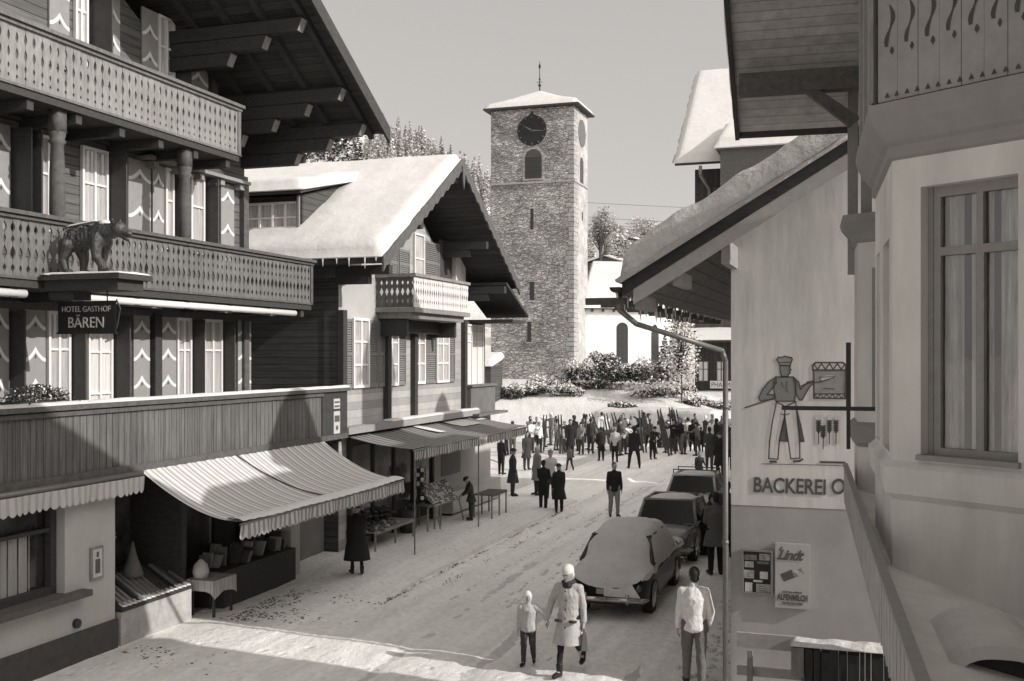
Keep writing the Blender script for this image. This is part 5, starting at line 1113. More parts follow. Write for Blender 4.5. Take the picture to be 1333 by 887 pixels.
# ============================================================ TREES AND SHRUBS
def leaf(m,p,r,mi,flat=.5):
    v=Vector((random.gauss(0,1),random.gauss(0,1),random.gauss(0,flat))).normalized(); k=v.cross(Vector((random.gauss(0,1),random.gauss(0,1),random.gauss(0,1)+.01))).normalized()
    m.mi=mi; v*=r; k*=r*.6; m.quad(p-v,p-k,p+v,p+k)
def conifer(h,rad,n_wh,seed,snow=.4,mats_=None,leafr=.11,per=26):
    random.seed(seed); m=MB(); m.mi=2; m.tube((0,0,-.4),(0,0,h*.95),h*.022,.01,7)
    cr=MB()
    for i in range(n_wh):
        t=i/(n_wh-1); z=h*(.07+.9*t); R_=rad*(1-t)**.85*random.uniform(.8,1.1)+.03
        nb=max(4,int(9*(1-t)+3)); off=random.random()*6
        for b in range(nb):
            an=off+6.283*b/nb+random.uniform(-.2,.2); L_=R_*random.uniform(.65,1.1)
            for q in range(int(per*(.25+L_/rad))):
                s=random.random()**.7; p=Vector((math.cos(an)*L_*s,math.sin(an)*L_*s,z-.28*L_*s*s+random.gauss(0,.02*h/4)))
                p+=Vector((random.gauss(0,.09*L_),random.gauss(0,.09*L_),0)); leaf(cr,p,leafr*random.uniform(.6,1.3),1 if (random.random()<snow) else 0,.25)
                if cr.m[-1]==1:
                    k=len(cr.v)-4
                    for w_ in range(k,k+4): x,y,z2=cr.v[w_]; cr.v[w_]=(x,y,z2+.05)
    return m,cr
def place_tree(name,label,cat,mt,mc,X,Y,Z,mats_,group=None,rot=0,sc_=1):
    t=bpy.data.objects.new(name,None); COL.objects.link(t); t.location=(X,Y,Z); t.rotation_euler=(0,0,rot); t.scale=(sc_,)*3; t['label']=label; t['category']=cat
    if group: t['group']=group
    for nm,me in (('trunk',mt),('crown',mc)):
        o=bpy.data.objects.new(nm,me); COL.objects.link(o); o.parent=t
    return t
def pz(px,Z): return ((px-CX)*Z/FPX,Z)
m,cr=conifer(4.3,1.35,22,1,.62,leafr=.10,per=60); X,Y=pz(866,77); place_tree('snowy_conifer','young snow laden conifer standing before the church choir','tree',m.mesh('trunk',[BARK,BARK,BARK]),cr.mesh('crown',[NEED,SNOW,BARK]),X,Y,HZ(X,Y)-.1,None)
def shrub(name,label,px,py,Z,w_,h,seed,snow,n,mt=NEED,cat='shrub',r=.07,depth=None):
    random.seed(seed); m=MB(); X,Y=pz(px,Z); z0=HZ(X,Y)-.05; dp=depth or w_*.6
    lob=[(random.uniform(-.6,.6),random.uniform(-.5,.5),random.uniform(.35,.75),random.uniform(.3,.55)) for _ in range(9)]
    for i in range(n):
        a=random.choice(lob); v=Vector((random.gauss(0,1),random.gauss(0,1),random.gauss(0,1))).normalized()*random.uniform(.6,1)**.5
        p=Vector(((a[0]+v.x*a[3])*w_/2,(a[1]+v.y*a[3])*dp/2,max(.0,(a[2]+v.z*a[3]*.7))*h)); s=(v.z>.15 and random.random()<snow*1.6) or random.random()<snow*.3
        leaf(m,p,r*random.uniform(.6,1.5)*(1.3 if s else 1),1 if s else 0)
    m.mi=2
    for i in range(7): an=i*.9; m.tube((math.cos(an)*w_*.12,math.sin(an)*dp*.12,-.3),(math.cos(an)*w_*.2,math.sin(an)*dp*.2,h*.6),.02,.008,5)
    o=bpy.data.objects.new(name,m.mesh(name,[mt,SNOW,BARK])); COL.objects.link(o); o.location=(X,Y,z0); BASE[o.name]=(0,0,0); tag(o,label,cat); return o
shrub('evergreen_shrub','dark rounded evergreen shrub beside the tower corner under the choir wall',786,512,78,3.6,2.3,3,.22,3500)
shrub('evergreen_shrub','dark wide evergreen shrub below the tall arched choir window',812,518,76,4.2,2.0,4,.12,4500)
shrub('bare_shrub','brownish leafless bush between the dark shrub and the young conifer',842,516,77,2.4,2.2,5,.1,1800,TWIG)
shrub('snowy_bush','snow covered bush at the right foot of the tower',757,512,76,2.6,2.4,6,.75,3500,NEED)
shrub('low_shrub','small dark tuft poking through the snow bank below the choir',818,532,70,2.0,.9,8,.3,900)
shrub('low_shrub','small dark tuft in the snow bank left of the larger dark tuft',800,531,70,.9,.8,9,.3,350)
for i,(px,py,w_,h,s) in enumerate(((660,503,2.6,1.1,.5),(690,505,3.0,1.0,.8),(715,505,3.4,1.3,.85),(738,508,2.6,1.0,.7),(700,498,4.5,.7,.35),(770,521,3.0,1.0,.8),(845,530,3.4,1.0,.7),(862,537,2.6,1.1,.8),(882,528,3,1.3,.7),(905,540,2.4,.8,.85),(935,535,2.6,.7,.85))):
    shrub('snowy_hedge',['low snow laden bush at the left foot of the tower','low snowy bush next to the left tower foot','broad snow heaped bush before the middle of the tower','snowy bush right of the middle of the tower foot','dark low hedge showing along the tower foot','snow mound bush under the snowy tower corner bush','snow capped bush left of the young conifer foot','snow heaped bush at the foot of the young conifer','snowy bush right of the young conifer','snow mound under the pharmacy sign on the left','snow mound under the pharmacy sign on the right'][i],px,py,74+i%3,w_,h,40+i,s,1500,NEED)
def broadleaf(name,label,px,py,Z,h,w_,seed,snow,n,mt=NEED,r=.13,lo=.35,lobes=22,tk=.03):
    random.seed(seed); X,Y=pz(px,Z); z0=EYE-(py-HY)*Z/FPX; m=MB(); cr=MB()
    m.tube((0,0,-1),(0,0,h*.45),h*tk,h*tk*.6,8); tips=[]
    for i in range(lobes):
        an=random.uniform(0,6.28); rr_=random.uniform(.1,1)**.6*w_/2; z=h*random.uniform(lo,.95); f=math.sin(math.pi*max(.12,min(.95,(z/h+.05)/1.05)))**.5; p=Vector((math.cos(an)*rr_*f,math.sin(an)*rr_*f,z)); tips.append(p); b=Vector((0,0,h*random.uniform(.15,.45))); mid=(b+p)/2+Vector((0,0,h*.05)); m.tube(b,mid,h*.012,h*.008,5); m.tube(mid,p,h*.008,h*.002,5)
    for i in range(n):
        c=random.choice(tips); p=c+Vector((random.gauss(0,w_*.09),random.gauss(0,w_*.09),random.gauss(0,h*.06))); s=random.random()<snow; leaf(cr,p+Vector((0,0,.06 if s else 0)),r*random.uniform(.6,1.5),1 if s else 0,.4)
    return place_tree(name,label,'tree',m.mesh('trunk',[BARK]),cr.mesh('crown',[mt,SNOW]),X,Y,z0,None)
broadleaf('snowy_tree','snow dusted broad tree showing above the chalet roof beside the hotel eave',393,236,62,4.2,4.4,61,.42,5200,r=.10,lobes=34)
broadleaf('snowy_tree','snow dusted tree behind the chalet ridge right of the broad one',434,236,66,4.0,3.2,62,.5,3000,r=.10)
m,cr=conifer(1.6,.5,12,5,.4,leafr=.1,per=10); X,Y=pz(466,70); place_tree('small_conifer','tiny lone conifer on the white slope above the chalet roof','tree',m.mesh('trunk',[BARK]*3),cr.mesh('crown',[NEED,SNOW,BARK]),X,Y,EYE-(209-HY)*70/FPX,None)
broadleaf('snowy_tree','frosted spreading tree with drooping snow branches beside the dark balcony house',888,506,72,5.0,2.3,63,.75,2600,r=.09,lo=.0,lobes=40,tk=.010)
broadleaf('frosted_tree','tall grey frosted tree on the slope just right of the tower',782,352,150,8.4,4.6,64,.2,4200,TWIG,r=.13)
broadleaf('frosted_tree','frosted tree with low crown left of the bakery roof',866,335,165,3.2,7,65,.25,2400,TWIG,r=.2)
broadleaf('frosted_tree','frosted low tree above the far chalet right of the tower',836,320,190,4.5,9,66,.25,2600,TWIG,r=.2)
broadleaf('frosted_tree','small frosted tree between far chalet and tower tree',800,325,180,4,4,67,.25,1200,TWIG,r=.2)
broadleaf('frosted_tree','dense frosted tree half hidden under the bakery gutter',846,372,140,6,9,68,.3,3800,TWIG,r=.18)
# hill forest: the nearest ridge trees one by one, the rest as one wood
protos=[]
for k in range(4):
    m,cr=conifer(11,2.0,26,80+k,.42,leafr=.42,per=7); protos.append((m.mesh('trunk',[BARK]*3),cr.mesh('crown',[NEEDF,SNOW,BARK]),cr))
random.seed(77); k=0
for px in range(500,662,6):
    Z=random.uniform(330,372); p=px+random.uniform(-3,3); X,Y=pz(p,Z); pr=protos[k%4]
    place_tree('hill_conifer','tall frosted conifer on the hill skyline between hotel eave and church tower','tree',pr[0],pr[1],X,Y,HZ(X,Y)-.5,None,'conifers along the hill skyline',random.uniform(0,6),random.uniform(.8,1.2)); k+=1
W_=MB(); random.seed(78); cnt=0; tries=0
while cnt<480 and tries<9000:
    tries+=1; Z=random.uniform(215,385); px=random.choice((random.uniform(330,660),random.uniform(330,660),random.uniform(740,900)))
    if noise.noise(Vector((px*.012,Z*.02,9)))<(-.12 if px<700 else .0) : continue
    if px<500 and Z<300: continue
    X,Y=pz(px,Z); z=HZ(X,Y)-.5; s=random.uniform(.55,1.05); cr=protos[cnt%4][2]; a=random.uniform(0,6.28); ca,sa=math.cos(a)*s,math.sin(a)*s; n0=len(W_.v)
    st=2 if Z>260 else 1
    for fi in range(0,len(cr.f),st):
        f=cr.f[fi]; n1=len(W_.v)
        for vi in f: x,y,zz=cr.v[vi]; W_.v.append((X+x*ca-y*sa,Y+x*sa+y*ca,z+zz*s))
        W_.f.append((n1,n1+1,n1+2,n1+3)); W_.m.append(cr.m[fi])
    cnt+=1
o=W_.build('hill_wood',[NEEDF,SNOW,BARK],None,False,(0,0,0),'W'); tag(o,'frosted conifer wood covering the hillside behind chalet and tower','wood',kind='stuff')
# big snow heap wall behind the crowd
a=wpt(776,62); b=wpt(928,60)
t=MB(); DS=Wall(a[0],a[1],b[0]-a[0],b[1]-a[1]); ln=math.hypot(b[0]-a[0],b[1]-a[1])
def sw(p,q):
    s=-.8+(ln+1.6)*p; e=min(1,max(0,min(p,1-p))*9)**.5; h=1.75*e*(1-.06*noise.noise(Vector((s*.5,0,0)))); q2=q*3
    if q2<1: d,z=0.25*(1-q2),h*q2
    elif q2<2: d,z=-(q2-1)*2.2,h+.1*math.sin((q2-1)*1.57)
    else: d,z=-2.2-(q2-2)*3,h+.1-(q2-2)*.4
    return DS(s,z+.05+.03*noise.noise(Vector((s*1.7,q*5,0))),d+.12*noise.noise(Vector((s*.8,q*4,2))))
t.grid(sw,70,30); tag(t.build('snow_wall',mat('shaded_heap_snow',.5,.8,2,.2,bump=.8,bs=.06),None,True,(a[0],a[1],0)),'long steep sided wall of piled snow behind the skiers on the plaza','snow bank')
# ============================================================ CARS
def car(name,label,x,u,L=4.25,W_=1.5,H_=1.42,paint=None,roof_snow=.04,full_snow=False,old=True,fins=False,rack=False):
    t=thing(name,label,'car',(x,u+L/2,0)); hw=W_/2; B_=MB(); sh=.92 if old else .86
    st=[(0,.74,.36,.60),(.05,.86,.30,.68),(.18,.95,.26,.78),(.6,.99,.24,sh-.02),(1.2,1,.24,sh),(2.2,1,.24,sh),(2.9,1,.24,sh),(3.4,.98,.24,sh-.02),(3.95,.94,.26,sh-.1),(4.15,.86,.3,sh-.18),(4.25,.7,.38,sh-.3)]
    rings=[]
    for y,k,zb,zt in st:
        w_=hw*k; y=y*L/4.25; hs=[(0,zb),(w_*.85,zb),(w_*.97,zb+.07),(w_,zb+(zt-zb)*.35),(w_*.985,zb+(zt-zb)*.62),(w_*.955,zt-.09),(w_*.88,zt-.02),(w_*.62,zt+.015),(0,zt+.04)]
        r=[(x+a,u+y,z) for a,z in hs]+[(x-a,u+y,z) for a,z in hs[-2:0:-1]]; rings.append(r)
    k0=len(B_.v); n=len(rings[0])
    for r in rings: B_.v+=r
    for j in range(len(rings)-1):
        for i in range(n): q=(i+1)%n; B_.face((k0+j*n+i,k0+j*n+q,k0+(j+1)*n+q,k0+(j+1)*n+i))
    B_.face(tuple(k0+i for i in range(n))); B_.face(tuple(k0+(len(rings)-1)*n+i for i in range(n-1,-1,-1)))
    if fins:
        for sg in (-1,1): B_.hexa([(x+sg*hw*.86,u+.02,sh-.12),(x+sg*hw*.96,u+.05,sh-.14),(x+sg*hw*.97,u+1.5,sh-.06),(x+sg*hw*.88,u+1.5,sh-.03),(x+sg*hw*.88,u-.02,sh+.05),(x+sg*hw*.93,u-.02,sh+.05),(x+sg*hw*.94,u+1.5,sh-.0),(x+sg*hw*.9,u+1.5,sh)])
    B_.build('body',paint,t,True)
    ya,yb,yc,yd=u+L*.19,u+L*.275,u+L*.58,u+L*.70; wb,wr=hw*.94,hw*(.74 if full_snow else .80); zr=H_-.045
    P=lambda sx,y,z,w_:(x+sx*w_,y,z)
    rb=[P(-1,ya,sh+.02,wb),P(1,ya,sh+.02,wb),P(1,yd,sh+.02,wb),P(-1,yd,sh+.02,wb)]; rt=[P(-1,yb,zr,wr),P(1,yb,zr,wr),P(1,yc,zr,wr),P(-1,yc,zr,wr)]
    m=MB(); c=[(Vector(a)*.03+Vector(b)*.97) for a,b in zip(rt,rt)]
    def lerp(a,b,k): return tuple(Vector(a)*(1-k)+Vector(b)*k)
    for nm,(i,j) in (('rear_window',(0,1)),('side_window',(1,2)),('windscreen',(2,3)),('side_window',(3,0))):
        m=MB(); N_=6
        def q(a,b,i=i,j=j):
            p=Vector(lerp(lerp(rb[i],rb[j],a),lerp(rt[i],rt[j],a),b)); bul=.06*math.sin(math.pi*a)*(1 if nm!='side_window' else .4); ou=Vector((p.x-x,p.y-(u+L*.45),0)).normalized(); return tuple(p+ou*bul*(1-.2*b))
        m.grid(q,8,4); m.build(nm,mat('car_glass',.012,.1,2,.6,spec=.22),t,True)
    m=MB()
    for i in range(4): m.tube(rb[i],rt[i],.045,.035,8)
    for sg in (-1,1): m.tube(P(sg,(ya+yd)/2,sh,wb+.01),P(sg,(yb+yc)/2,zr,wr+.01),.025,.02,6)
    for i in range(4): m.tube(rt[i],rt[(i+1)%4],.04,.04,8)
    for i in range(4): m.tube(rb[i],rb[(i+1)%4],.03,.03,8)
    def rf(a,b,ex=0.0,lift=0.0):
        ax=2*a-1; by=2*b-1; y=(yb+yc)/2+by*((yc-yb)/2+.06+ex); w_=(wr+.05+ex)*(1-.10*by*by); z=H_-.10*abs(ax)**2.6-.09*abs(by)**2.8+lift*(1-max(abs(ax),abs(by))**6); return (x+ax*w_,y,z)
    m.grid(rf,16,14); m.build('roof',paint,t,True)
    if roof_snow and not full_snow: m=MB(); m.grid(lambda a,b:rf(a,b,-.01,roof_snow+.015*noise.noise(Vector((a*5,b*7,x)))),16,14); m.build('roof_snow',SNOWG,t,True)
    CH=mat('dull_chrome',.5,.25,6,.2,metal=.9)
    for yy,sg in ((u-.07,-1),(u+L+.06,1)):
        m=MB(); P_=[(x-hw*.98,yy-sg*.22,.42),(x-hw*.88,yy,.42),(x,yy+sg*.04,.42),(x+hw*.88,yy,.42),(x+hw*.98,yy-sg*.22,.42)]; m.path(P_,.045,8)
        for s in (-.4,.4): m.tube((x+s,yy,.34),(x+s,yy,.52),.035)
        m.build('bumper',CH,t,True)
    for sg in (-1,1):
        m=MB(); m.ell((x+sg*hw*.8,u+.0,.64),(.055,.05,.08),10,6); m.build('tail_light',mat('tail_lens',.09,.2,5,.1,spec=.7),t,True)
        m=MB(); m.ell((x+sg*hw*.72,u+L-.08,.6),(.11,.06,.11),12,6); m.build('headlight',GLASS,t,True)
    m=MB(); m.box(x-.2,x+.2,u-.035,u-.02,.5,.6); m.build('number_plate',mat('number_plate',.3,.6,9,.1),t)
    m=MB(); m.box(x-.0,x+.012,u+.02,u+.03,.6,.8); m.build('boot_handle',CH,t)
    for yy in (.78,3.3):
        for sg in (-1,1):
            m=MB(); cx_=x+sg*(hw-.11); ya_=u+yy*L/4.25; m.tube((cx_-.09,ya_,.31),(cx_+.09,ya_,.31),.31,.31,22); w=m.build('wheel',mat('tyre_rubber',.03,.8,9,.3),t); m=MB(); xo=cx_+sg*.092; m.tube((xo,ya_,.31),(xo+sg*.02,ya_,.31),.18,.12,16); m.build('rim',CH,w)
            m=MB()
            for k in range(13):
                a=math.pi*k/12; b=math.pi*(k+1)/12; 
                if k<12: m.quad((x+sg*(hw+.004),ya_+.36*math.cos(a),.31+.36*math.sin(a)),(x+sg*(hw+.004),ya_+.36*math.cos(b),.31+.36*math.sin(b)),(x+sg*(hw-.02),ya_+.30*math.cos(b),.31+.30*math.sin(b)),(x+sg*(hw-.02),ya_+.30*math.cos(a),.31+.30*math.sin(a)))
            m.build('wheel_arch',SHUTD,t)
    m=MB(); m.wb(Wall(x+hw,0,0,1),ya+.1,yd,sh-.13,sh-.115,.0,.012); m.wb(Wall(x-hw,0,0,1),ya+.1,yd,sh-.13,sh-.115,-.012,.0); m.build('side_trim',CH,t)
    m=MB(); m.path([(x+hw*.9,yd-.2,sh),(x+hw*1.12,yd-.25,sh+.12)],.012); m.ell((x+hw*1.14,yd-.25,sh+.14),(.06,.02,.05),10,6); m.build('wing_mirror',CH,t,True)
    if full_snow:
        pr=((-.03,.62),(.02,.78),(.18,.98),(.55,1.04),(.8,1.14),(1.05,1.42),(1.35,1.55),(2.0,1.60),(2.6,1.57),(2.95,1.42),(3.3,1.16),(3.6,1.06),(4.1,.98),(4.3,.75))
        def zt(y):
            for (a,za),(b,zb) in zip(pr[:-1],pr[1:]):
                if a<=y<=b: k=(y-a)/(b-a); k=k*k*(3-2*k); return za+(zb-za)*k
            return .75
        def sf(a,b):
            ax=2*a-1; y=-.03+4.33*b; z=zt(y); k=abs(ax); ww=hw*(1.03)*(1-.12*max(0,(abs(2*b-1)-.8)/.2)**2)
            cab=max(0,min(1,(z-1.05)/.4)); edge=.86-.0*cab; px_=math.copysign(k**(.9+.0*cab),ax)*ww*(1-.0*cab)
            zz=z-(z-edge-.04*cab)*(k**(2.7+2.3*cab))+.04*noise.noise(Vector((px_*2.2,y*2.2,3)))+.018*noise.noise(Vector((px_*7,y*7,3)))+.008*noise.noise(Vector((px_*19,y*19,3)))
            if k>.97: zz-=.05+.06*noise.noise(Vector((y*3,ax,0)))
            px_*=1-.02*cab*k
            return (x+px_,u+y*L/4.25,zz)
        m=MB(); m.grid(sf,80,130); m.build('snow_cover',mat('car_snow',.6,.8,4,.08,bump=.5,bs=.03),t,True)
        m=MB(); m.grid(lambda a,b:(x-.05+.7*a*(1-.3*b)+.0,u-.045+.02*b-.02*math.sin(a*3),.47+(.33-.18*abs(math.sin(a*2.6+.4)))*b),14,6); m.build('snow_crust',SNOWG,t,True)
    if rack:
        m=MB()
        for yy in (yb+.25,yc-.2): m.path([(x-wr-.03,yy,zr),(x-wr-.03,yy,H_+.1),(x+wr+.03,yy,H_+.1),(x+wr+.03,yy,zr)],.015)
        m.build('roof_rack',IRON,t)
    return t
car('parked_car','nearest parked car thickly covered in snow with dark bare tail',-4.68,19.75,4.4,1.52,1.44,mat('dark_car_paint',.035,.3,3,.25,spec=.6),0,True)
car('parked_car','middle parked dark saloon with white roof and wide rear window',-4.7,25.3,4.3,1.52,1.45,mat('grey_car_paint',.2,.25,3,.12,spec=.6),.03,False,False,True)
car('parked_car','farthest parked pale car with roof rack and rounded rear window',-4.95,30.8,4.2,1.5,1.46,mat('pale_car_paint',.5,.3,3,.1,spec=.6),.03,False,True,False,True)
# ============================================================ PEOPLE
SKIN=mat('skin',.34,.6,20,.08); HAIRD=mat('dark_hair',.025,.7,30,.4); HAIRL=mat('grey_hair',.16,.8,30,.4)
def cl(nm,v,b=.25): return mat(nm,v,.9,18,.14,bump=b,bs=.006)
CB=cl('black_cloth',.02); CD=cl('charcoal_cloth',.05); CG=cl('grey_cloth',.13); CM=cl('mid_grey_cloth',.22); CLT=cl('pale_cloth',.45); CW=cl('white_cloth',.72)
BOOT=mat('black_boots',.02,.5,10,.2)
def rotx(v,a): return Vector((v[0],v[1]*math.cos(a)-v[2]*math.sin(a),v[1]*math.sin(a)+v[2]*math.cos(a)))
def skeleton(p):
    """joints of a 1.75 m figure facing -y"""
    J={}; ln=p.get('lean',0); J['hip']=Vector((0,0,.93))
    for s,n in ((1,'l'),(-1,'r')):
        th,kb=p.get('leg_'+n,(0,.03)); st=p.get('stance',.1); h=Vector((s*.09,0,.91)); k=h+.43*Vector((s*st*.25,-math.sin(th),-math.cos(th))).normalized()*1; a=k+.41*Vector((s*st*.1,-math.sin(th-kb),-math.cos(th-kb))).normalized()
        J['h'+n],J['k'+n],J['a'+n]=h,k,a; f=p.get('toe_'+n,0); J['t'+n]=a+Vector((s*.03,-.17*math.cos(f),-.055-.17*math.sin(f)))
    dz=min(J['al'].z,J['ar'].z)-.085
    U=lambda x,y,z: J['hip']+rotx((x,y,z),ln)
    J['waist']=U(0,0,.12); J['chest']=U(0,-.0,.36); J['neck']=U(0,-.0,.53); hd=p.get('head',0); J['head']=U(0,0,.53)+rotx((0,-.015,.155),ln+hd)
    for s,n in ((1,'l'),(-1,'r')):
        sh=U(s*.172,0,.455); a,o,e=p.get('arm_'+n,(0.05,.12,.2)); inn=p.get('in_'+n,0)
        d1=Vector((s*math.sin(o),-math.sin(a)*math.cos(o),-math.cos(a)*math.cos(o))); el=sh+.285*d1; d2=Vector((s*math.sin(o)*.4-s*inn,-math.sin(a+e),-math.cos(a+e))).normalized(); wr=el+.25*d2
        J['s'+n],J['e'+n],J['w'+n],J['d'+n]=sh,el,wr,d2
    for k in J:
        if not k.startswith('d'): J[k]=J[k]-Vector((0,0,dz))
    return J
def person_parts(p,vx):
    J=skeleton(p); B_=MB(); fine=vx<.016; out={}
    R_=Matrix.Rotation(p.get('lean',0)+p.get('head',0),3,'X')@Matrix.Identity(3); Rt=Matrix.Rotation(p.get('turn',0),3,'Z')@R_; hc=J['head']
    B_.ell(hc,(.076,.095,.118),16,12,Rt); B_.ell(hc+Rt@Vector((0,-.02,-.055)),(.055,.07,.065),12,8,Rt)
    B_.ell(hc+Rt@Vector((0,-.098,-.015)),(.012,.018,.026),8,6,Rt); B_.ell(hc+Rt@Vector((0,-.085,-.062)),(.025,.012,.012),8,6,Rt); B_.ell(hc+Rt@Vector((0,-.078,-.095)),(.025,.018,.018),8,6,Rt)
    for s in (-1,1): B_.ell(hc+Rt@Vector((s*.076,.005,-.015)),(.012,.022,.032),8,6,Rt)
    B_.cap(J['neck']-Vector((0,0,.03)),hc-Vector((0,0,.07)),.055,.05)
    B_.cap(J['hip'],J['waist'],.12,.11); B_.cap(J['waist'],J['chest'],.11,.13); B_.cap(J['chest'],J['neck']-Vector((0,0,.03)),.12,.06)
    for n,s in (('l',1),('r',-1)):
        B_.cap(J['chest']+Vector((0,0,.08)),J['s'+n],.07,.052); B_.cap(J['s'+n],J['e'+n],.05,.04); B_.cap(J['e'+n],J['w'+n],.04,.026)
        d=J['d'+n]; wr=J['w'+n]; side=d.cross(Vector((0,1,0))); side=side.normalized() if side.length>.1 else Vector((1,0,0)); fw=side.cross(d).normalized()
        pc=wr+d*.045
        B_.cap(wr,wr+d*.03,.026,.026); 
        for q in (-1.5,-.5,.5,1.5):
            a=wr+d*.02+fw*q*.012; b=wr+d*.085+fw*q*.02; B_.cap(a,b,.014,.0125,8); ln_=(.062,.074,.078,.07)[int(q+1.5)]
            c=b+d*ln_*.5-side*s*.01; e=c+d*ln_*.4-side*s*.03; B_.cap(b,c,.0098,.009,7); B_.cap(c,e,.009,.0075,7)
        a=wr+d*.025+fw*-.02; b=a+d*.035-fw*.03; B_.cap(a,b,.013,.011,7); B_.cap(b,b+d*.035-fw*.005,.0105,.009,7)
        B_.cap(J['h'+n],J['k'+n],.08,.05); B_.cap(J['k'+n],J['a'+n],.05,.032); B_.cap(J['a'+n],J['t'+n],.035,.03)
    out['body']=remesh(B_,min(vx,.02) if fine else vx,1,'person',[SKIN])
    def shell(sx):  # torso of elliptical section
        pass
    Jm=MB(); fat=p.get('fat',1.0); cz=p.get('coat',0)
    def tor(p0,p1,a,b):
        p0,p1=Vector(p0),Vector(p1); n=16
        for i in range(n+1): k=i/n; c=p0*(1-k)+p1*k; Jm.ell(c,((a[0]+(b[0]-a[0])*k)*fat,(a[1]+(b[1]-a[1])*k)*fat,.075),16,8)
    tor(J['hip']-Vector((0,0,.08 if not cz else .05)),J['waist'],(.172,.135),(.158,.122)); tor(J['waist'],J['chest'],(.158,.122),(.185,.135)); tor(J['chest'],J['chest']+(J['neck']-J['chest'])*.62,(.185,.135),(.13,.10))
    Jm.cap(J['neck']-Vector((0,0,.05)),J['neck']+Vector((0,0,.015)),.075,.068)
    for n,s in (('l',1),('r',-1)):
        Jm.cap(J['chest']+Vector((s*.03,0,.09)),J['s'+n],.085,.066); Jm.cap(J['s'+n],J['e'+n],.066*fat,.053*fat); Jm.cap(J['e'+n],J['w'+n]-J['d'+n]*.015,.052*fat,.04*fat)
    if p.get('hood'): Jm.ell(J['neck']+Vector((0,.05,.03)),(.12,.08,.07),12,8)
    if p.get('collar'):
        Cm=MB(); Cm.ell(J['neck']+Vector((0,.0,.01)),(.115,.10,.045),14,8); Cm.ell(J['neck']+Vector((0,-.06,-.04)),(.09,.06,.06),14,8); out['scarf']=remesh(Cm,vx,3,'scarf',[CB],.02)
    out['jacket']=remesh(Jm,vx,6 if fine else 2,'jacket',[CB],.017 if fine else 0)
    if cz:      # coat skirt down to height cz
        z1=J['hip'].z+.02; S_=MB(); sw=p.get('swing',0.0); n=28
        def f(a,b):
            an=2*math.pi*a; k=b; rx_=(.17+.075*k)*fat*(1+.05*math.sin(an*5+1)*k); ry_=(.135+.075*k+.0)*fat*(1+.05*math.sin(an*4)*k); w_=1+.05*noise.noise(Vector((math.cos(an)*2,math.sin(an)*2,b*1.5)))+.02*noise.noise(Vector((math.cos(an)*6,math.sin(an)*6,b*4))); return (rx_*w_*math.cos(an)+J['hip'].x,ry_*w_*math.sin(an)+J['hip'].y-sw*k,z1+(cz-z1)*b)
        S_.grid(f,n,10); S_.grid(lambda a,b:(lambda q:(q[0]*(1-.12*1),q[1]*(1-.12),q[2]-.0))(f(a,1-b)),n,10); me=S_.mesh('coat_skirt',[CB],True); out['coat_skirt']=me
    Tm=MB(); tr=p.get('trouser',1.14)
    for n in 'lr':
        Tm.cap(J['h'+n]+Vector((0,0,.02)),J['k'+n],.098*tr,.068*tr); Tm.cap(J['k'+n],J['a'+n]+Vector((0,0,.03)),.068*tr,.052*tr)
    Tm.cap(J['hl'],J['hr'],.10,.10); Tm.ell(J['hip']-Vector((0,0,.02)),(.155,.12,.09),14,8)
    out['trousers']=remesh(Tm,vx,6 if fine else 2,'trousers',[CD],.02 if fine else 0)
    Bm=MB()
    for n in 'lr':
        Bm.cap(J['a'+n]+Vector((0,0,.10 if p.get('boots',1) else .02)),J['a'+n],.058,.05); Bm.cap(J['a'+n]+Vector((0,.03,-.045)),J['t'+n]+Vector((0,0,.012)),.045,.038); Bm.cap(J['a'+n]+Vector((0,.0,-.03)),J['t'+n]+Vector((0,.03,.02)),.045,.04)
    out['boots']=remesh(Bm,max(vx,.012),1,'boots',[BOOT])
    Hm=MB(); ht=p.get('hat')
    if ht=='wool': Hm.ell(hc+Rt@Vector((0,.014,.065)),(.098,.113,.088),14,10,Rt); Hm.ell(hc+Rt@Vector((0,.012,.035)),(.102,.117,.03),14,10,Rt); Hm.ell(hc+Rt@Vector((0,.055,-.02)),(.084,.06,.09),12,8,Rt); nm='woollen_hat'
    elif ht=='hood': Hm.ell(hc+Rt@Vector((0,.03,.02)),(.115,.115,.145),14,10,Rt); Hm.ell(hc+Rt@Vector((0,.05,-.09)),(.11,.09,.08),12,8,Rt); nm='hood'
    elif ht=='brim': Hm.ell(hc+Rt@Vector((0,.0,.075)),(.092,.11,.07),14,8,Rt); Hm.ell(hc+Rt@Vector((0,.0,.045)),(.14,.16,.016),18,6,Rt); nm='hat'
    elif ht=='long': Hm.ell(hc+Rt@Vector((0,.022,.03)),(.092,.105,.112),14,10,Rt); Hm.ell(hc+Rt@Vector((0,.06,-.07)),(.08,.06,.12),12,8,Rt); nm='hair'
    else: Hm.ell(hc+Rt@Vector((0,.022,.036)),(.083,.096,.103),14,10,Rt); Hm.ell(hc+Rt@Vector((0,.05,-.03)),(.07,.055,.07),12,8,Rt); nm='hair'
    out[nm]=remesh(Hm,vx*.9,1,nm,[HAIRD])
    if fine and cz:
        F_=MB()
        for k in range(5): F_.ell((0,-.142*fat-.03*max(0,k-1)*.35-.012,J['chest'].z+.06-k*.14),(.014,.008,.014),8,5)
        for s in (-1,1): F_.box(s*.12-.055,s*.12+.055,-.16*fat-.02,-.15*fat+.03,J['hip'].z-.06,J['hip'].z-.03)
        out['buttons']=F_.mesh('buttons',[CD],True)
    if fine:
        F_=MB()
        for s in (-1,1): F_.ell(hc+Rt@Vector((s*.03,-.087,.01)),(.013,.008,.007),8,6,Rt)
        F_.ell(hc+Rt@Vector((0,-.096,-.06)),(.02,.006,.004),8,6,Rt); out['face_features']=F_.mesh('face_features',[INK],True)
    return out
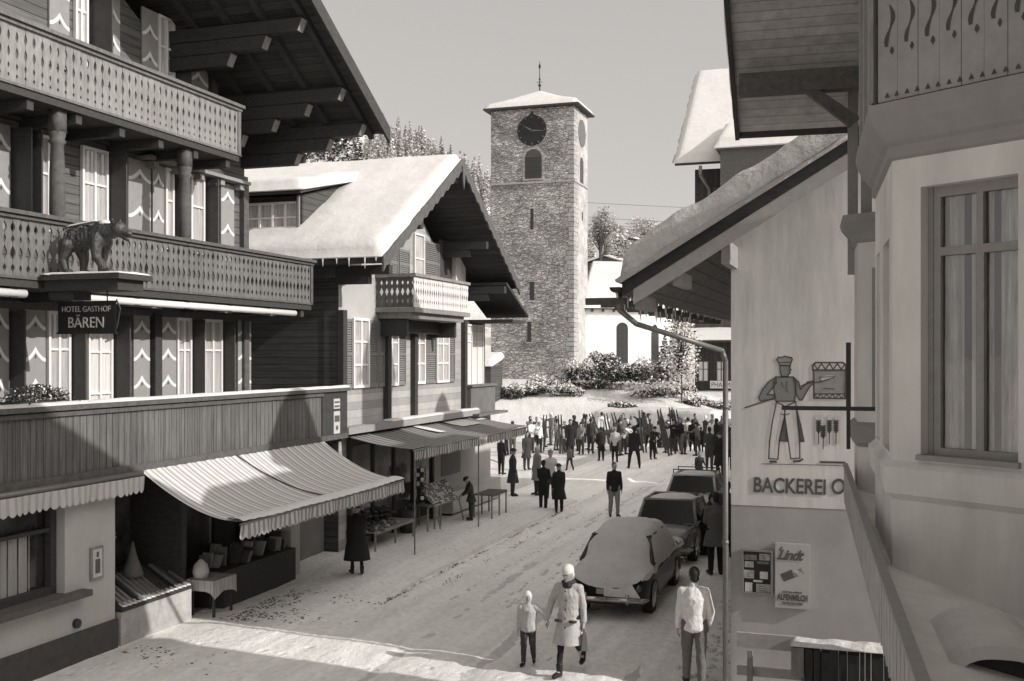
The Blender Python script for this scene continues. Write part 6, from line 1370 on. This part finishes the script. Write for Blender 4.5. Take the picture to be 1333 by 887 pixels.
TALK=dict(arm_l=(.9,.25,.9),arm_r=(.1,.15,.4),leg_l=(.12,.15),leg_r=(-.1,.02),lean=.08,hat='wool'); BENT=dict(lean=.7,head=-.3,arm_l=(.9,.15,.3),arm_r=(1.1,.1,.2),leg_l=(.35,.5),leg_r=(.1,.35)); ARMS=dict(arm_l=(.2,.9,.5),arm_r=(.2,1.0,.6),leg_l=(.05,.05),leg_r=(-.15,.1),hat='wool'); STEP=dict(leg_l=(.55,.35),leg_r=(-.2,.2),lean=.12,arm_l=(.4,.2,.8),arm_r=(.9,.2,.7),coat=.78); HOLD=dict(arm_l=(1.5,.15,.6),arm_r=(1.0,.1,1.0),in_r=.4,leg_l=(0,.05),leg_r=(-.15,.05),fat=1.12,hat='long')
VARI={}
def person(label,X,Y,z,h,face,var,mats_,group=None,vx=.03):
    """var: pose dict; face: heading in degrees (0 looks at the viewer)"""
    key=(id(var),vx)
    if key not in VARI: VARI[key]=person_parts(var,vx)
    P=VARI[key]; k=h/1.75; o=bpy.data.objects.new('person',P['body']); COL.objects.link(o); BASE[o.name]=(0,0,0); o.location=(X,Y,z); o.rotation_euler=(0,0,math.radians(face)); o.scale=(k,k,k); tag(o,label,'person',group)
    for nm,me in P.items():
        if nm=='body': continue
        c=bpy.data.objects.new(nm,me); COL.objects.link(c); c.parent=o
        mt=mats_.get(nm)
        if nm=='coat_skirt': mt=mats_.get('coat_skirt',mats_.get('jacket'))
        if nm in ('hair','woollen_hat','hood','hat') and mt is None: mt=mats_.get('head',HAIRD)
        if mt is None: mt=BOOT if nm=='boots' else (INK if nm=='face_features' else CD)
        c.material_slots[0].link='OBJECT'; c.material_slots[0].material=mt
    if mats_.get('glove'): o.material_slots[0].link='OBJECT'; o.material_slots[0].material=mats_['glove']
    return o
STAND=dict(); STAND2=dict(arm_l=(.35,.12,.9),arm_r=(.3,.12,1.1),in_l=.5,in_r=.5,leg_l=(.05,.05),leg_r=(-.08,.05)); WALK=dict(leg_l=(.38,.15),leg_r=(-.3,.35),arm_l=(-.3,.1,.2),arm_r=(.35,.1,.3)); UP=dict(arm_r=(1.2,.3,1.0),leg_l=(.1,.1),hat='wool'); COAT=dict(coat=.55,hat='long'); COATM=dict(coat=.5,fat=1.1,hat='brim'); WIDE=dict(stance=.9,coat=.72,hat='wool'); HATW=dict(hat='wool',arm_l=(.6,.15,.6)); LEAN=dict(lean=.35,arm_l=(.5,.1,.5),arm_r=(.6,.1,.4),hat='wool',leg_l=(.15,.3))
def foot(px,py,z=0): Z=(EYE-z)*FPX/(py-HY); return (px-CX)*Z/FPX,Z
def by_px(label,px,yf,hp,var,mats_,face=0,vx=.03,group=None,z=.03,hmax=None):
    X,Y=foot(px,yf,z); h=hp*Y/FPX; h=min(h,hmax or 1.86); return person(label,X,Y,z-.0,h,face,var,mats_,group,vx)
# near figures
MANW=dict(leg_l=(.12,.1),leg_r=(-.12,.16),arm_l=(-.05,.16,.15),arm_r=(-.12,.26,.5),in_r=.2,trouser=1.12,fat=1.08,collar=0,boots=0,turn=.15,head=.05)
by_px('man in short white jacket and grey trousers walking away beside the bakery',904,893,155,MANW,dict(jacket=CW,trousers=CG),172,.011,hmax=1.78)
WOM=dict(coat=.52,hat='wool',head=.25,leg_l=(-.22,.55),leg_r=(.2,.05),arm_l=(-.12,.2,.25),arm_r=(.1,.42,.1),collar=1,fat=1.04,turn=-.25,trouser=.82,swing=.03)
wo=by_px('woman in pale knee length coat and white woollen hat leading the small child',741,879,152,WOM,dict(jacket=CLT,coat_skirt=CLT,trousers=CB,head=CW),-22,.011,hmax=1.72)
CHI=dict(hat='hood',leg_l=(-.12,.25),leg_r=(.1,.08),arm_l=(.2,1.0,.1),arm_r=(.05,.15,.3),fat=1.2,turn=.2,trouser=1.12)
by_px('small child in white hooded jacket walking left of the woman in the pale coat',688,866,95,CHI,dict(jacket=CLT,trousers=CD,head=CW),-10,.012,hmax=1.25)
X,Y=foot(752,880); t=MB(); 
MID=dict(arm_l=(-.02,.16,.2),arm_r=(.05,.16,.2),leg_l=(.1,.12),leg_r=(-.08,.1),fat=1.04)
by_px('man in black jacket and pale trousers walking alone in the middle of the road',800,673,71,MID,dict(jacket=CB,trousers=CM),8,.014)
CAPE=dict(coat=.36,fat=1.38,hat='brim',leg_l=(.1,.1),leg_r=(-.1,.1),arm_l=(.1,.05,.3),arm_r=(.1,.05,.3),trouser=.8,lean=.04)
by_px('woman in very wide dark cape seen from behind at the corner of the big awning',465,747,90,CAPE,dict(jacket=CB,coat_skirt=CB,trousers=CB),200,.016,z=.1)
STOOP=dict(lean=.18,head=.45,arm_l=(.4,.1,.6),arm_r=(.3,.1,.6),in_l=.2,in_r=.2,coat=.72,hat='brim',leg_l=(.05,.05))
by_px('stooping man in dark jacket and cap looking at the postcard board',614,677,58,STOOP,dict(jacket=CD,coat_skirt=CD,trousers=CD),-70,.016,z=.15)
LONGC=dict(coat=.62,fat=1.12,hat='none',arm_l=(.25,.1,1.0),arm_r=(.2,.1,.8),in_l=.4,in_r=.3)
by_px('person in long grey coat seen from behind standing next to the bakery corner',932,748,112,LONGC,dict(jacket=CG,coat_skirt=CG,trousers=CB,head=HAIRD),185,.016)
by_px('person in dark clothes bending at the side of the middle parked car',917,722,82,LEAN,dict(jacket=CD,trousers=CB,head=HAIRD),60,.02)
by_px('person in charcoal coat partly hidden behind the long grey coat',947,725,98,COAT,dict(jacket=CD,coat_skirt=CD,trousers=CB),150,.02)
# the groups on the plaza, from the photo one by one
CR=[]
def c(label,px,yf,hp,var,j,t,face=0,head=HAIRD,z=.03): by_px(label,px,yf,hp,var,dict(jacket=j,coat_skirt=j,trousers=t,head=head),face,.03,None,z)
c('man in dark suit turning his back at the front of the talking group',708,665,66,STAND2,CB,CB,160)
c('man in black coat and round hat at the right end of the talking group',728,668,64,COATM,CB,CB,200)
c('person in white anorak behind the two dark men of the talking group',717,650,64,HATW,CLT,CD,20,CM)
c('woman in pale jacket and grey skirt facing the talking group from the left',700,645,64,COAT,CM,CD,-60,CLT)
c('tall dark figure in long overcoat standing left of the talking group',668,646,62,COATM,CD,CD,100)
c('person with white jacket standing at the corner of the pale shop wall',634,632,50,HATW,CW,CB,90)
c('skier in dark suit between the shop corner and the long overcoat',653,618,50,STAND,CB,CB,140)
c('woman in long brown coat in front of the snow bank near the chalet awning',686,612,50,COAT,CD,CD,30)
c('child in dark clothes walking alone on the plaza left of the road middle',742,613,34,WALK,CD,CD,200)
c('woman in black with skis held upright left of the plaza middle',743,596,50,COAT,CB,CB,10)
c('skier in light sweater and dark trousers beside the woman in black',757,592,42,HATW,CM,CD,-30)
c('skier in white jacket at the left end of the crowd',692,590,44,STAND2,CW,CD,40)
c('slim man in dark ski suit standing apart with feet spread left of the snow wall',783,600,44,STAND,CB,CB,190)
c('skier with pale rucksack jacket seen from behind at the snow wall',801,602,46,STAND2,CLT,CB,170,CM)
c('person in dark belted jacket standing legs apart nearest in the plaza crowd',826,610,62,WIDE,CB,CB,185)
c('skier in dark jacket leaning on tall skis before the snow wall middle',850,598,44,LEAN,CB,CB,20)
c('skier in dark suit beneath the bundle of upright skis',877,592,46,UP,CB,CD,-20)
c('slim skier in black standing free right of the ski bundle',902,588,42,STAND,CB,CB,170)
c('child in black holding hands right of the slim skier',913,589,33,STAND,CB,CB,170)
c('large person in long dark coat nearest at the right edge of the crowd',938,623,68,COATM,CB,CB,190)
c('tall skier in dark grey left of the large person in the long coat',924,612,66,STAND2,CD,CD,160)
c('child with pale hat behind the farthest parked car',911,632,44,HATW,CD,CD,0,CM)
c('person in dark jacket half hidden by the bakery corner',950,612,58,STAND2,CD,CB,150)
c('skier in grey jacket squatting low at the foot of the ski bundle',892,592,30,LEAN,CG,CD,80)
random.seed(55); rows=[]
names=['back row','middle row']; tone=[('black',CB),('charcoal',CD),('grey',CG),('dark',CD),('black',CB),('pale',CM),('white',CW),('pale',CLT),('grey',CG),('white',CW),('grey',CM)]
xs=[661,669,703,710,719,724,732,737,749,763,768,774,779,790,795,806,812,817,833,838,843,857,863,869,884,888,897,918,929,934,943,948,955,729,755,811,847,873,941]
xs+=[690,699,727,746,760,784,800,809,822,835,861,866,880,893,905,908,926,940]; xs.sort()
for i,px in enumerate(xs):
    px+=random.uniform(-1.5,1.5); yf=random.uniform(576,594); tn,mt=random.choice(tone); var=random.choice((STAND,STAND2,UP,COAT,HATW,TALK,BENT,ARMS,STEP,HOLD,WALK,TALK,HOLD)); hp=random.uniform(1.45,1.86)*FPX/foot(px,yf)[1]
    o_='%d%s'%(i+1,'st' if (i+1)%10==1 and i!=10 else 'nd' if (i+1)%10==2 and i!=11 else 'rd' if (i+1)%10==3 and i!=12 else 'th')
    c('%s jacketed skier standing %s from the left in the rear row of the plaza crowd'%(tn,o_),px,yf,hp,var,mt,random.choice((CB,CD,CD,CG)),random.uniform(0,360),random.choice((HAIRD,HAIRD,CD,CM,CW)))
# skis
def skis(label,px,yf,tilt,ln,z=.05,side=0,off=0):
    X,Y=foot(px,yf); m=MB()
    for k in (-.07,.07):
        P=[]; n=8
        for i in range(n+1):
            q=i/n*ln; yb=0 if q<ln*.88 else -((q-ln*.88)/(ln*.12))**2*.09; P.append((k,yb,q))
        for a,b in zip(P[:-1],P[1:]):
            w=.042 if b[2]<ln*.97 else .03
            m.hexa([(a[0]-w,a[1]-.012,a[2]),(a[0]+w,a[1]-.012,a[2]),(a[0]+w,a[1]+.012,a[2]),(a[0]-w,a[1]+.012,a[2]),(b[0]-w,b[1]-.012,b[2]),(b[0]+w,b[1]-.012,b[2]),(b[0]+w,b[1]+.012,b[2]),(b[0]-w,b[1]+.012,b[2])])
    me=m.mesh('pair_of_skis',[mat('ski_lacquer',.06,.4,8,.3,spec=.5)]); o=bpy.data.objects.new('pair_of_skis',me); COL.objects.link(o); o.location=(X,Y-.35,z); o.rotation_euler=(.08,tilt,side); BASE[o.name]=(0,0,0); tag(o,label,'skis',None)
SK=[(731,592,-.05,2.0,'upright skis of the leftmost ski holder in the crowd'),(756,590,.1,2.0,'skis rising between woman in black and light sweatered skier'),(786,588,-.35,2.1,'skis leaning steeply left beside the slim man in the ski suit'),(812,588,-.3,2.1,'skis leaning left above the pale rucksack jacket'),(839,590,-.12,2.2,'broad dark skis standing against the left half of the snow wall'),(853,592,-.25,2.0,'thin skis of the leaning skier before the snow wall'),(868,590,-.22,2.2,'skis tilted left at the middle of the snow wall'),(872,594,-.26,2.4,'long skis tilted left crossing the ski bundle'),(878,588,-.12,2.3,'tallest skis of the upright bundle'),(883,588,-.18,2.2,'second skis of the bundle right of the tallest'),(889,588,-.22,2.2,'rightmost skis of the upright bundle'),(797,588,-.2,2.0,'skis standing behind the rucksack skier'),(706,588,.08,1.9,'skis held between the white jacketed skier and the first ski holder')]
for px,yf,tl,ln,lb in SK: skis(lb,px,yf,tl,ln)
# handbag of the woman
X,Y=foot(741,879); t=bpy.data.objects.new('shopping_bag',None); COL.objects.link(t); kk=wo.scale[0]; Jw=skeleton(WOM); q=Matrix.Rotation(wo.rotation_euler[2],3,'Z')@((Jw['wl']+Jw['dl']*.11)*kk); t.location=(wo.location[0]+q.x,wo.location[1]+q.y,wo.location[2]+q.z-.17); t['label']='small grey bag carried in the left hand of the woman in the pale coat'; t['category']='bag'; BASE[t.name]=(0,0,0)
m=MB(); m.hexa([(-.05,-.11,-.14),(.05,-.11,-.14),(.05,.11,-.14),(-.05,.11,-.14),(-.03,-.1,.1),(.03,-.1,.1),(.03,.1,.1),(-.03,.1,.1)]); m.build('bag_body',CG,t); m=MB(); m.path([(0,-.07,.1),(0,-.04,.17),(0,.04,.17),(0,.07,.1)],.008); m.build('handle',CG,t)
# ============================================================ LIGHT, SKY, CAMERA
TO=Vector((.906*.883,-.42*.883,.4695)).normalized()
sd=bpy.data.lights.new('sun','SUN'); sd.energy=3.75; sd.angle=R(.55); sd.color=(1,.975,.955); so=bpy.data.objects.new('sun',sd); COL.objects.link(so); so.rotation_euler=(-TO).to_track_quat('-Z','Y').to_euler()
w=bpy.data.worlds.new('World'); sc.world=w; w.use_nodes=True; N=w.node_tree.nodes; L=w.node_tree.links; bg=N['Background']
sk=N.new('ShaderNodeTexSky'); sk.sky_type='NISHITA'; sk.sun_disc=False; sk.sun_elevation=R(28); sk.sun_rotation=math.atan2(TO.x,TO.y); sk.air_density=1.0; sk.dust_density=1.6; sk.altitude=1000
bw=N.new('ShaderNodeRGBToBW'); L.new(sk.outputs[0],bw.inputs[0]); cb=N.new('ShaderNodeCombineColor')
pw=N.new('ShaderNodeMath'); pw.operation='POWER'; pw.inputs[1].default_value=.3; L.new(bw.outputs[0],pw.inputs[0])
for i in range(3):
    q=N.new('ShaderNodeMath'); q.operation='MULTIPLY'; q.inputs[1].default_value=TINT[i]*3.45; L.new(pw.outputs[0],q.inputs[0]); L.new(q.outputs[0],cb.inputs[i])
tcw=N.new('ShaderNodeTexCoord'); nd=N.new('ShaderNodeVectorMath'); nd.operation='NORMALIZE'; L.new(tcw.outputs['Generated'],nd.inputs[0]); dt=N.new('ShaderNodeVectorMath'); dt.operation='DOT_PRODUCT'; L.new(nd.outputs[0],dt.inputs[0]); dt.inputs[1].default_value=(TO.x,TO.y,.62)
hz=N.new('ShaderNodeMapRange'); hz.inputs['From Min'].default_value=.08; hz.inputs['From Max'].default_value=1.0; hz.inputs['To Min'].default_value=1.0; hz.inputs['To Max'].default_value=2.75; L.new(dt.outputs['Value'],hz.inputs['Value'])
vm=N.new('ShaderNodeVectorMath'); vm.operation='SCALE'; L.new(cb.outputs[0],vm.inputs[0]); L.new(hz.outputs[0],vm.inputs['Scale'])
L.new(vm.outputs[0],bg.inputs[0]); bg.inputs[1].default_value=.12
cam=bpy.data.cameras.new('camera'); cam.sensor_width=36; cam.lens=FPX/1333*36; cam.shift_y=18.5/1333; cam.clip_start=.1; cam.clip_end=3000
co=bpy.data.objects.new('camera',cam); COL.objects.link(co); co.location=(0,0,EYE); co.rotation_euler=(math.pi/2,0,0); sc.camera=co
sc.view_settings.view_transform='Standard'; sc.view_settings.look='None'; sc.view_settings.exposure=0; sc.view_settings.gamma=1
sc.cycles.max_bounces=6; sc.cycles.diffuse_bounces=4; sc.cycles.transparent_max_bounces=8
